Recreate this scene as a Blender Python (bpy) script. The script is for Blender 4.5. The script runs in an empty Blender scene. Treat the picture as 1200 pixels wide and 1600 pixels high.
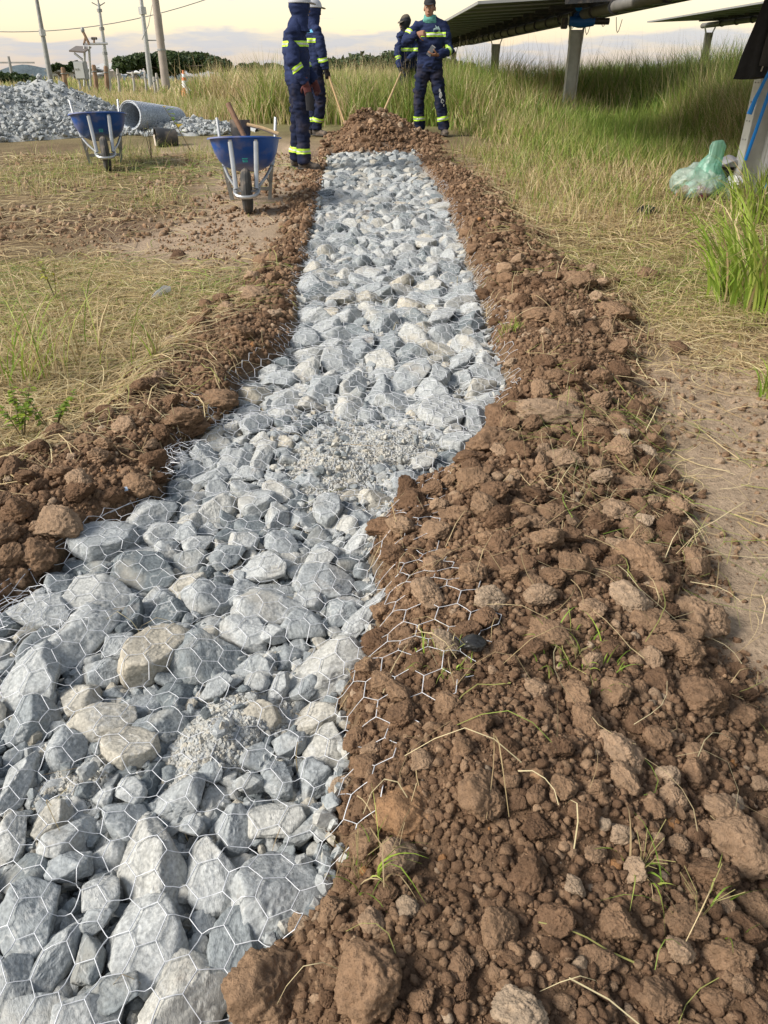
import bpy, bmesh, math, random
import numpy as np
from mathutils import Vector, Matrix
from mathutils.bvhtree import BVHTree

# ------------------------------------------------------------------ camera, sky, sun, exposure
S = bpy.context.scene
COL = S.collection
R = math.radians
CAMZ, PITCH = 1.15, R(31.0)
cd = bpy.data.cameras.new('camera'); cam = bpy.data.objects.new('camera', cd); COL.objects.link(cam)
cd.sensor_fit = 'VERTICAL'; cd.sensor_height = 36.0; cd.lens = 26.0
cd.clip_start = 0.05; cd.clip_end = 6000
cam.location = (0, 0, CAMZ); cam.rotation_euler = (math.pi / 2 - PITCH, 0, 0)
S.camera = cam

W = bpy.data.worlds.new('World'); S.world = W; W.use_nodes = True
SUN_TO = Vector((-0.76, -0.27, 0.60)).normalized()          # direction towards the light
el = math.asin(SUN_TO.z); az = math.atan2(SUN_TO.x, SUN_TO.y)
def build_world():
    nt = W.node_tree; nt.nodes.clear(); N = nt.nodes.new; L = nt.links.new
    out = N('ShaderNodeOutputWorld'); bg = N('ShaderNodeBackground'); L(bg.outputs[0], out.inputs[0])
    sky = N('ShaderNodeTexSky'); sky.sky_type = 'NISHITA'; sky.sun_disc = False
    sky.sun_elevation = el; sky.sun_rotation = az; sky.air_density = 1.3; sky.dust_density = 2.5
    sky.ozone_density = 1.0
    sc = N('ShaderNodeVectorMath'); sc.operation = 'SCALE'; sc.inputs['Scale'].default_value = 0.05
    L(sky.outputs[0], sc.inputs[0])
    tc = N('ShaderNodeTexCoord'); sep = N('ShaderNodeSeparateXYZ'); L(tc.outputs['Generated'], sep.inputs[0])
    # evening air: cream low, paler and bluer overhead (thin even overcast veil)
    ramp = N('ShaderNodeValToRGB'); cr = ramp.color_ramp
    cr.elements[0].position = 0.0; cr.elements[0].color = (0.98, 0.75, 0.54, 1)
    cr.elements[1].position = 1.0; cr.elements[1].color = (0.27, 0.30, 0.35, 1)
    e = cr.elements.new(0.040); e.color = (1.16, 0.98, 0.68, 1)
    e = cr.elements.new(0.10); e.color = (1.18, 1.07, 0.80, 1)
    e = cr.elements.new(0.26); e.color = (0.56, 0.57, 0.55, 1)
    e = cr.elements.new(0.55); e.color = (0.34, 0.37, 0.41, 1)
    L(sep.outputs['Z'], ramp.inputs[0])
    mp = N('ShaderNodeMapping'); mp.inputs['Scale'].default_value = (2.2, 2.2, 9.0); L(tc.outputs['Generated'], mp.inputs[0])
    n1 = N('ShaderNodeTexNoise'); n1.inputs['Scale'].default_value = 3.0; n1.inputs['Detail'].default_value = 7; L(mp.outputs[0], n1.inputs['Vector'])
    mp2 = N('ShaderNodeMapping'); mp2.inputs['Scale'].default_value = (1, 1, 6.5); L(tc.outputs['Generated'], mp2.inputs[0])
    n2 = N('ShaderNodeTexNoise'); n2.inputs['Scale'].default_value = 11.0; n2.inputs['Detail'].default_value = 8; n2.inputs['Roughness'].default_value = 0.62; L(mp2.outputs[0], n2.inputs['Vector'])
    def math_(op, a, b=None, clamp=False):
        m = N('ShaderNodeMath'); m.operation = op; m.use_clamp = clamp
        for i, v in enumerate((a, b)):
            if v is None: continue
            if isinstance(v, (int, float)): m.inputs[i].default_value = v
            else: L(v, m.inputs[i])
        return m.outputs[0]
    # bank of blue-grey cloud lying along the horizon, ragged top edge near 2 degrees
    top = math_('ADD', math_('MULTIPLY', n1.outputs[0], 0.055), 0.004)
    bank = math_('MULTIPLY', math_('SUBTRACT', top, sep.outputs['Z']), 260.0, True)
    low = math_('MULTIPLY', math_('SUBTRACT', n2.outputs[0], 0.40), 6.0, True)      # breaks in the bank
    bank = math_('MULTIPLY', bank, math_('ADD', math_('MULTIPLY', low, 0.55), 0.45))
    # a few thin wisps above it
    wisp = math_('MULTIPLY', math_('SUBTRACT', n2.outputs[0], 0.60), 9.0, True)
    wisp = math_('MULTIPLY', wisp, 0.55)
    cover = math_('MAXIMUM', math_('MULTIPLY', bank, 0.92), wisp)
    ccol = N('ShaderNodeMix'); ccol.data_type = 'RGBA'
    ccol.inputs['A'].default_value = (0.52, 0.56, 0.65, 1); ccol.inputs['B'].default_value = (0.72, 0.71, 0.75, 1)
    L(n2.outputs[0], ccol.inputs['Factor'])
    mx = N('ShaderNodeMix'); mx.data_type = 'RGBA'; L(cover, mx.inputs['Factor'])
    L(ramp.outputs[0], mx.inputs['A']); L(ccol.outputs['Result'], mx.inputs['B'])
    ad = N('ShaderNodeVectorMath'); ad.operation = 'MULTIPLY_ADD'
    L(mx.outputs['Result'], ad.inputs[0]); ad.inputs[1].default_value = (0.76, 0.76, 0.76); L(sc.outputs[0], ad.inputs[2])
    L(ad.outputs[0], bg.inputs['Color']); bg.inputs['Strength'].default_value = 1.0
build_world()
sl = bpy.data.lights.new('sun', 'SUN'); sl.energy = 4.5; sl.angle = R(22); sl.color = (1.0, 0.945, 0.86)
so = bpy.data.objects.new('sun', sl); COL.objects.link(so); so.location = (-20, -5, 30)
so.rotation_euler = SUN_TO.to_track_quat('Z', 'Y').to_euler()
S.view_settings.view_transform = 'Standard'; S.view_settings.look = 'None'
S.view_settings.exposure = 0.22; S.view_settings.gamma = 1.0; S.view_settings.use_curve_mapping = False
S.render.engine = 'CYCLES'; S.cycles.use_denoising = True
S.cycles.max_bounces = 6; S.cycles.diffuse_bounces = 3; S.cycles.transparent_max_bounces = 12

rng = np.random.default_rng(11); random.seed(5)

# ------------------------------------------------------------------ noise + mesh helpers
def _hash(ix, iy, iz, seed):
    h = (ix.astype(np.uint32) * np.uint32(374761393) + iy.astype(np.uint32) * np.uint32(668265263)
         + iz.astype(np.uint32) * np.uint32(2147483647) + np.uint32(seed * 1274126177 & 0xffffffff))
    h = (h ^ (h >> np.uint32(13))) * np.uint32(1274126177)
    h = h ^ (h >> np.uint32(16))
    return (h & np.uint32(0xffffff)).astype(np.float64) / float(0xffffff)
def vnoise(P, seed=0):
    P = np.asarray(P, float); F = np.floor(P); T = P - F; T = T * T * (3 - 2 * T); I = F.astype(np.int64) + 100000
    r = 0
    for dx in (0, 1):
        wx = T[..., 0] if dx else 1 - T[..., 0]
        for dy in (0, 1):
            wy = T[..., 1] if dy else 1 - T[..., 1]
            for dz in (0, 1):
                wz = T[..., 2] if dz else 1 - T[..., 2]
                r = r + wx * wy * wz * _hash(I[..., 0] + dx, I[..., 1] + dy, I[..., 2] + dz, seed)
    return r * 2 - 1
def fbm(P, freq, octv=3, seed=0, gain=0.5):
    P = np.asarray(P, float); r = 0; a = 1.0
    for o in range(octv):
        r = r + a * vnoise(P * freq, seed + o * 7); freq *= 2.03; a *= gain
    return r
def n2(x, y, f, octv=3, seed=0):
    x = np.asarray(x, float); y = np.asarray(y, float)
    return fbm(np.stack([x, y, np.zeros_like(x) + 0.37], -1), f, octv, seed)
def sstep(a, b, x):
    t = np.clip((np.asarray(x, float) - a) / (b - a), 0, 1); return t * t * (3 - 2 * t)

def mesh_np(name, V, F, smooth=True, cols=None, attr='tint'):
    """fast mesh from arrays; F is (n,3) or (n,4)"""
    V = np.asarray(V, np.float32); F = np.asarray(F, np.int32)
    me = bpy.data.meshes.new(name); k = F.shape[1]
    me.vertices.add(len(V)); me.vertices.foreach_set('co', V.ravel())
    me.loops.add(F.size); me.loops.foreach_set('vertex_index', F.ravel())
    me.polygons.add(len(F)); me.polygons.foreach_set('loop_start', np.arange(0, F.size, k, dtype=np.int32))
    me.polygons.foreach_set('use_smooth', np.full(len(F), bool(smooth)))
    if cols is not None:
        ca = me.color_attributes.new(attr, 'FLOAT_COLOR', 'POINT')
        c = np.ones((len(V), 4), np.float32); c[:, :cols.shape[1]] = cols
        ca.data.foreach_set('color', c.ravel())
    me.update(); me.validate()
    return me
def link(name, me, mat=None, parent=None, loc=None):
    o = bpy.data.objects.new(name, me); COL.objects.link(o)
    if mat is not None and me is not None and not me.materials: me.materials.append(mat)
    if parent is not None: o.parent = parent
    if loc is not None: o.location = loc
    return o
def tag(o, label, cat, group=None, kind=None):
    if label: o['label'] = label
    if cat: o['category'] = cat
    if group: o['group'] = group
    if kind: o['kind'] = kind
    return o
def thing(name, label, cat, loc=(0, 0, 0), group=None, rotz=0):
    o = bpy.data.objects.new(name, None); COL.objects.link(o); o.location = loc; o.rotation_euler = (0, 0, rotz)
    o.empty_display_size = 0.2
    return tag(o, label, cat, group)
class MB:
    """collects shapes; build() links them as ONE mesh object"""
    def __init__(s): s.V = []; s.F = []; s.n = 0
    def add(s, V, F):
        V = [tuple(v) for v in V]
        s.V += V; s.F += [tuple(i + s.n for i in f) for f in F]; s.n += len(V); return s
    def box(s, c, d, M=None):
        x, y, z = d[0] / 2, d[1] / 2, d[2] / 2
        V = [Vector((sx * x, sy * y, sz * z)) for sx in (-1, 1) for sy in (-1, 1) for sz in (-1, 1)]
        if M is not None: V = [M @ v for v in V]
        V = [v + Vector(c) for v in V]
        return s.add(V, [(0, 1, 3, 2), (4, 6, 7, 5), (0, 4, 5, 1), (2, 3, 7, 6), (0, 2, 6, 4), (1, 5, 7, 3)])
    def loft(s, pts, rad, n=10, axis=None, cap=True):
        """rad: list of r or (a,b); a along 'axis'"""
        pts = [Vector(p) for p in pts]; V = []; m = len(pts)
        for i, p in enumerate(pts):
            t = (pts[min(i + 1, m - 1)] - pts[max(i - 1, 0)]).normalized()
            if axis is not None: a = Vector(axis)
            else:
                a = Vector((0, 0, 1)) if abs(t.z) < 0.9 else Vector((1, 0, 0))
            a = (a - t * a.dot(t)); a = a.normalized() if a.length > 1e-6 else t.orthogonal().normalized()
            b = t.cross(a)
            ra, rb = rad[i] if isinstance(rad[i], tuple) else (rad[i], rad[i])
            for k in range(n):
                th = 2 * math.pi * k / n
                V.append(p + a * (ra * math.cos(th)) + b * (rb * math.sin(th)))
        F = [(i * n + k, i * n + (k + 1) % n, (i + 1) * n + (k + 1) % n, (i + 1) * n + k) for i in range(m - 1) for k in range(n)]
        if cap:
            F.append(tuple(reversed(range(n)))); F.append(tuple((m - 1) * n + k for k in range(n)))
        return s.add(V, F)
    def tube(s, pts, r, n=8): return s.loft(pts, [r] * len(pts), n)
    def ball(s, c, rx, ry=None, rz=None, M=None, sub=2):
        ry = rx if ry is None else ry; rz = rx if rz is None else rz
        V, F = ICO[sub]; V = [Vector((v[0] * rx, v[1] * ry, v[2] * rz)) for v in V]
        if M is not None: V = [M @ v for v in V]
        return s.add([v + Vector(c) for v in V], F)
    def mesh(s, name, smooth=False):
        me = bpy.data.meshes.new(name); me.from_pydata(s.V, [], s.F); me.update()
        bm = bmesh.new(); bm.from_mesh(me); bmesh.ops.recalc_face_normals(bm, faces=bm.faces); bm.to_mesh(me); bm.free()
        if smooth: me.polygons.foreach_set('use_smooth', [True] * len(me.polygons))
        return me
    def build(s, name, mat, parent=None, smooth=False, bevel=0, loc=None, edge=35):
        me = s.mesh(name, smooth)
        if bevel:
            bm = bmesh.new(); bm.from_mesh(me)
            es = [e for e in bm.edges if len(e.link_faces) == 2 and e.calc_face_angle(0) > 0.6]
            bmesh.ops.bevel(bm, geom=es, offset=bevel, segments=2, affect='EDGES', clamp_overlap=True)
            bm.to_mesh(me); bm.free(); me.polygons.foreach_set('use_smooth', [True] * len(me.polygons)); smooth = True
        if smooth: me.set_sharp_from_angle(angle=R(edge))
        return link(name, me, mat, parent, loc)
ICO = {}
for _s in range(5):
    _b = bmesh.new(); bmesh.ops.create_icosphere(_b, subdivisions=_s + 1, radius=1.0); _b.verts.ensure_lookup_table()
    ICO[_s] = ([tuple(v.co) for v in _b.verts], [tuple(v.index for v in f.verts) for f in _b.faces]); _b.free()

def copy_tree(o, parent=None):
    c = o.copy(); COL.objects.link(c); c.parent = parent
    for ch in list(o.children): copy_tree(ch, c)
    return c

# ------------------------------------------------------------------ materials
def mat(name, col, rough=0.7, metal=0.0, noise=None, bump=None, attr=None, objrand=0.0, trans=None, alpha=None, spec=0.4, coat=0, tweak=None):
    """procedural material. noise=(scale, amount, detail), bump=(scale, strength, dist), attr: colour attribute multiplied in"""
    m = bpy.data.materials.new(name); m.use_nodes = True; nt = m.node_tree; N = nt.nodes.new; L = nt.links.new
    p = nt.nodes['Principled BSDF']; p.inputs['Roughness'].default_value = rough; p.inputs['Metallic'].default_value = metal
    p.inputs['Specular IOR Level'].default_value = spec
    if coat: p.inputs['Coat Weight'].default_value = coat
    tc = N('ShaderNodeTexCoord'); src = tc.outputs['Object']
    rgb = N('ShaderNodeRGB'); rgb.outputs[0].default_value = (*col, 1); c = rgb.outputs[0]
    if attr:
        a = N('ShaderNodeAttribute'); a.attribute_name = attr
        mm = N('ShaderNodeMix'); mm.data_type = 'RGBA'; mm.blend_type = 'MULTIPLY'; mm.inputs['Factor'].default_value = 1
        L(c, mm.inputs['A']); L(a.outputs['Color'], mm.inputs['B']); c = mm.outputs['Result']
    if noise:
        n = N('ShaderNodeTexNoise'); n.inputs['Scale'].default_value = noise[0]; n.inputs['Detail'].default_value = noise[2] if len(noise) > 2 else 5
        L(src, n.inputs['Vector'])
        mr = N('ShaderNodeMapRange'); mr.inputs['From Min'].default_value = 0.25; mr.inputs['From Max'].default_value = 0.75
        mr.inputs['To Min'].default_value = 1 - noise[1]; mr.inputs['To Max'].default_value = 1 + noise[1]
        L(n.outputs[0], mr.inputs[0])
        vm = N('ShaderNodeVectorMath'); vm.operation = 'SCALE'; L(c, vm.inputs[0]); L(mr.outputs[0], vm.inputs['Scale']); c = vm.outputs[0]
    if objrand:
        oi = N('ShaderNodeObjectInfo'); mr = N('ShaderNodeMapRange'); mr.inputs['To Min'].default_value = 1 - objrand; mr.inputs['To Max'].default_value = 1 + objrand
        L(oi.outputs['Random'], mr.inputs[0]); vm = N('ShaderNodeVectorMath'); vm.operation = 'SCALE'; L(c, vm.inputs[0]); L(mr.outputs[0], vm.inputs['Scale']); c = vm.outputs[0]
    L(c, p.inputs['Base Color'])
    if bump:
        b = N('ShaderNodeTexNoise'); b.inputs['Scale'].default_value = bump[0]; b.inputs['Detail'].default_value = 6; L(src, b.inputs['Vector'])
        bn = N('ShaderNodeBump'); bn.inputs['Strength'].default_value = bump[1]; bn.inputs['Distance'].default_value = bump[2]
        L(b.outputs[0], bn.inputs['Height']); L(bn.outputs[0], p.inputs['Normal'])
    if trans:
        t = N('ShaderNodeBsdfTranslucent'); L(c, t.inputs['Color']); ms = N('ShaderNodeMixShader'); ms.inputs[0].default_value = trans
        L(p.outputs[0], ms.inputs[1]); L(t.outputs[0], ms.inputs[2]); L(ms.outputs[0], nt.nodes['Material Output'].inputs[0])
    if alpha is not None: p.inputs['Alpha'].default_value = alpha
    if tweak: tweak(nt, p, c, src)
    return m

def stone_material(name, use_attr):
    m = bpy.data.materials.new(name); m.use_nodes = True; nt = m.node_tree; N = nt.nodes.new; L = nt.links.new
    p = nt.nodes['Principled BSDF']; p.inputs['Roughness'].default_value = 0.85; p.inputs['Specular IOR Level'].default_value = 0.25
    geo = N('ShaderNodeNewGeometry')
    if use_attr:
        a = N('ShaderNodeAttribute'); a.attribute_name = 'tint'; rnd = a.outputs['Fac']; src = geo.outputs['Position']
        vec = src
    else:
        oi = N('ShaderNodeObjectInfo'); spc = N('ShaderNodeSeparateColor'); L(oi.outputs['Color'], spc.inputs[0]); rnd = spc.outputs[0]
        rot = N('ShaderNodeVectorRotate'); rot.rotation_type = 'AXIS_ANGLE'; rot.inputs['Axis'].default_value = (0.5, 0.6, 0.62)
        mm = N('ShaderNodeMath'); mm.operation = 'MULTIPLY'; mm.inputs[1].default_value = 40.0; L(oi.outputs['Random'], mm.inputs[0]); L(mm.outputs[0], rot.inputs['Angle'])
        L(geo.outputs['Position'], rot.inputs['Vector']); vec = rot.outputs[0]
    ramp = N('ShaderNodeValToRGB'); cr = ramp.color_ramp
    stops = [(0.0, (0.145, 0.167, 0.178)), (0.16, (0.215, 0.240, 0.250)), (0.40, (0.330, 0.352, 0.360)), (0.70, (0.43, 0.442, 0.435)), (0.86, (0.47, 0.458, 0.415)), (1.0, (0.44, 0.40, 0.325))]
    cr.elements[0].position = 0; cr.elements[0].color = (*stops[0][1], 1); cr.elements[1].position = 1; cr.elements[1].color = (*stops[-1][1], 1)
    for q, c in stops[1:-1]: e = cr.elements.new(q); e.color = (*c, 1)
    L(rnd, ramp.inputs[0])
    mp = N('ShaderNodeMapping'); mp.inputs['Scale'].default_value = (1, 1, 2.2); L(vec, mp.inputs[0])
    n1_ = N('ShaderNodeTexNoise'); n1_.inputs['Scale'].default_value = 14; n1_.inputs['Detail'].default_value = 8; n1_.inputs['Roughness'].default_value = 0.65; L(mp.outputs[0], n1_.inputs['Vector'])
    mr = N('ShaderNodeMapRange'); mr.inputs['From Min'].default_value = 0.3; mr.inputs['From Max'].default_value = 0.7; mr.inputs['To Min'].default_value = 0.80; mr.inputs['To Max'].default_value = 1.15
    L(n1_.outputs[0], mr.inputs[0])
    n2_ = N('ShaderNodeTexNoise'); n2_.inputs['Scale'].default_value = 160; n2_.inputs['Detail'].default_value = 3; L(vec, n2_.inputs['Vector'])
    mr2 = N('ShaderNodeMapRange'); mr2.inputs['From Min'].default_value = 0.3; mr2.inputs['From Max'].default_value = 0.7; mr2.inputs['To Min'].default_value = 0.72; mr2.inputs['To Max'].default_value = 1.22
    L(n2_.outputs[0], mr2.inputs[0])
    ml = N('ShaderNodeMath'); ml.operation = 'MULTIPLY'; L(mr.outputs[0], ml.inputs[0]); L(mr2.outputs[0], ml.inputs[1])
    vs = N('ShaderNodeVectorMath'); vs.operation = 'SCALE'; L(ramp.outputs[0], vs.inputs[0]); L(ml.outputs[0], vs.inputs['Scale'])
    # dusty tan staining in patches
    n3 = N('ShaderNodeTexNoise'); n3.inputs['Scale'].default_value = 7; n3.inputs['Detail'].default_value = 4; L(vec, n3.inputs['Vector'])
    mr3 = N('ShaderNodeMapRange'); mr3.inputs['From Min'].default_value = 0.56; mr3.inputs['From Max'].default_value = 0.74; mr3.inputs['To Max'].default_value = 0.55; L(n3.outputs[0], mr3.inputs[0])
    mx = N('ShaderNodeMix'); mx.data_type = 'RGBA'; L(mr3.outputs[0], mx.inputs['Factor']); L(vs.outputs[0], mx.inputs['A']); mx.inputs['B'].default_value = (0.50, 0.455, 0.375, 1)
    # pale mineral veins and brown soil smears
    dv = N('ShaderNodeTexNoise'); dv.inputs['Scale'].default_value = 9; dv.inputs['Detail'].default_value = 5; L(vec, dv.inputs['Vector'])
    av = N('ShaderNodeMath'); av.operation = 'SUBTRACT'; av.inputs[1].default_value = 0.5; L(dv.outputs[0], av.inputs[0]); ab = N('ShaderNodeMath'); ab.operation = 'ABSOLUTE'; L(av.outputs[0], ab.inputs[0])
    vr = N('ShaderNodeMapRange'); vr.inputs['From Max'].default_value = 0.012; vr.inputs['To Min'].default_value = 0.45; vr.inputs['To Max'].default_value = 0.0; L(ab.outputs[0], vr.inputs[0])
    mv = N('ShaderNodeMix'); mv.data_type = 'RGBA'; L(vr.outputs[0], mv.inputs['Factor']); L(mx.outputs['Result'], mv.inputs['A']); mv.inputs['B'].default_value = (0.62, 0.62, 0.60, 1)
    n5 = N('ShaderNodeTexNoise'); n5.inputs['Scale'].default_value = 4.5; n5.inputs['Detail'].default_value = 9; n5.inputs['Roughness'].default_value = .7; L(geo.outputs['Position'], n5.inputs['Vector'])
    sr = N('ShaderNodeMapRange'); sr.inputs['From Min'].default_value = 0.60; sr.inputs['From Max'].default_value = 0.75; sr.inputs['To Max'].default_value = 0.6; L(n5.outputs[0], sr.inputs[0])
    ms = N('ShaderNodeMix'); ms.data_type = 'RGBA'; L(sr.outputs[0], ms.inputs['Factor']); L(mv.outputs['Result'], ms.inputs['A']); ms.inputs['B'].default_value = (0.27, 0.19, 0.13, 1)
    L(ms.outputs['Result'], p.inputs['Base Color'])
    b1 = N('ShaderNodeBump'); b1.inputs['Strength'].default_value = 0.9; b1.inputs['Distance'].default_value = 0.012; L(n1_.outputs[0], b1.inputs['Height'])
    b2 = N('ShaderNodeBump'); b2.inputs['Strength'].default_value = 0.4; b2.inputs['Distance'].default_value = 0.0015; L(n2_.outputs[0], b2.inputs['Height']); L(b1.outputs[0], b2.inputs['Normal'])
    L(b2.outputs[0], p.inputs['Normal'])
    return m
def soil_material(name, mode):
    """mode: 'obj' per-object random, 'attr' per-piece tint, 'ground' colour attribute"""
    m = bpy.data.materials.new(name); m.use_nodes = True; nt = m.node_tree; N = nt.nodes.new; L = nt.links.new
    p = nt.nodes['Principled BSDF']; p.inputs['Roughness'].default_value = 0.95; p.inputs['Specular IOR Level'].default_value = 0.12
    geo = N('ShaderNodeNewGeometry'); vec = geo.outputs['Position']
    if mode == 'ground':
        a = N('ShaderNodeAttribute'); a.attribute_name = 'tint'; base = a.outputs['Color']
    else:
        if mode == 'obj': oi = N('ShaderNodeObjectInfo'); spc = N('ShaderNodeSeparateColor'); L(oi.outputs['Color'], spc.inputs[0]); rnd = spc.outputs[0]
        else: a = N('ShaderNodeAttribute'); a.attribute_name = 'tint'; rnd = a.outputs['Fac']
        ramp = N('ShaderNodeValToRGB'); cr = ramp.color_ramp
        st = [(0, (0.125, 0.074, 0.045)), (0.35, (0.205, 0.126, 0.077)), (0.65, (0.288, 0.186, 0.115)), (0.86, (0.362, 0.250, 0.165)), (0.955, (0.41, 0.315, 0.225)), (1, (0.36, 0.175, 0.07))]
        cr.elements[0].color = (*st[0][1], 1); cr.elements[1].color = (*st[-1][1], 1)
        for q, c in st[1:-1]: e = cr.elements.new(q); e.color = (*c, 1)
        L(rnd, ramp.inputs[0]); base = ramp.outputs[0]
    n1_ = N('ShaderNodeTexNoise'); n1_.inputs['Scale'].default_value = 55; n1_.inputs['Detail'].default_value = 7; n1_.inputs['Roughness'].default_value = 0.68; L(vec, n1_.inputs['Vector'])
    mr = N('ShaderNodeMapRange'); mr.inputs['From Min'].default_value = 0.3; mr.inputs['From Max'].default_value = 0.7; mr.inputs['To Min'].default_value = 0.68; mr.inputs['To Max'].default_value = 1.3
    L(n1_.outputs[0], mr.inputs[0])
    n0 = N('ShaderNodeTexNoise'); n0.inputs['Scale'].default_value = 3.5; n0.inputs['Detail'].default_value = 5; L(vec, n0.inputs['Vector'])
    mr0 = N('ShaderNodeMapRange'); mr0.inputs['From Min'].default_value = 0.3; mr0.inputs['From Max'].default_value = 0.7; mr0.inputs['To Min'].default_value = 0.82; mr0.inputs['To Max'].default_value = 1.15
    L(n0.outputs[0], mr0.inputs[0])
    ml = N('ShaderNodeMath'); ml.operation = 'MULTIPLY'; L(mr.outputs[0], ml.inputs[0]); L(mr0.outputs[0], ml.inputs[1])
    vs = N('ShaderNodeVectorMath'); vs.operation = 'SCALE'; L(base, vs.inputs[0]); L(ml.outputs[0], vs.inputs['Scale'])
    L(vs.outputs[0], p.inputs['Base Color'])
    n2_ = N('ShaderNodeTexNoise'); n2_.inputs['Scale'].default_value = 190; n2_.inputs['Detail'].default_value = 4; L(vec, n2_.inputs['Vector'])
    b1 = N('ShaderNodeBump'); b1.inputs['Strength'].default_value = 1.0; b1.inputs['Distance'].default_value = 0.012; L(n1_.outputs[0], b1.inputs['Height'])
    b2 = N('ShaderNodeBump'); b2.inputs['Strength'].default_value = 0.8; b2.inputs['Distance'].default_value = 0.004; L(n2_.outputs[0], b2.inputs['Height']); L(b1.outputs[0], b2.inputs['Normal'])
    L(b2.outputs[0], p.inputs['Normal'])
    return m
def soiled(amount, col=(0.30, 0.21, 0.145), scale=9):
    def f(nt, p, c, src):
        N = nt.nodes.new; L = nt.links.new
        n = N('ShaderNodeTexNoise'); n.inputs['Scale'].default_value = scale; n.inputs['Detail'].default_value = 7; L(src, n.inputs['Vector'])
        mr = N('ShaderNodeMapRange'); mr.inputs['From Min'].default_value = 0.5; mr.inputs['From Max'].default_value = 0.72; mr.inputs['To Max'].default_value = amount; L(n.outputs[0], mr.inputs[0])
        mx = N('ShaderNodeMix'); mx.data_type = 'RGBA'; L(mr.outputs[0], mx.inputs['Factor']); L(c, mx.inputs['A']); mx.inputs['B'].default_value = (*col, 1)
        L(mx.outputs['Result'], p.inputs['Base Color'])
        r2 = N('ShaderNodeMapRange'); r2.inputs['To Min'].default_value = p.inputs['Roughness'].default_value; r2.inputs['To Max'].default_value = 0.9
        L(mr.outputs[0], r2.inputs[0]); L(r2.outputs[0], p.inputs['Roughness'])
    return f
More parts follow.
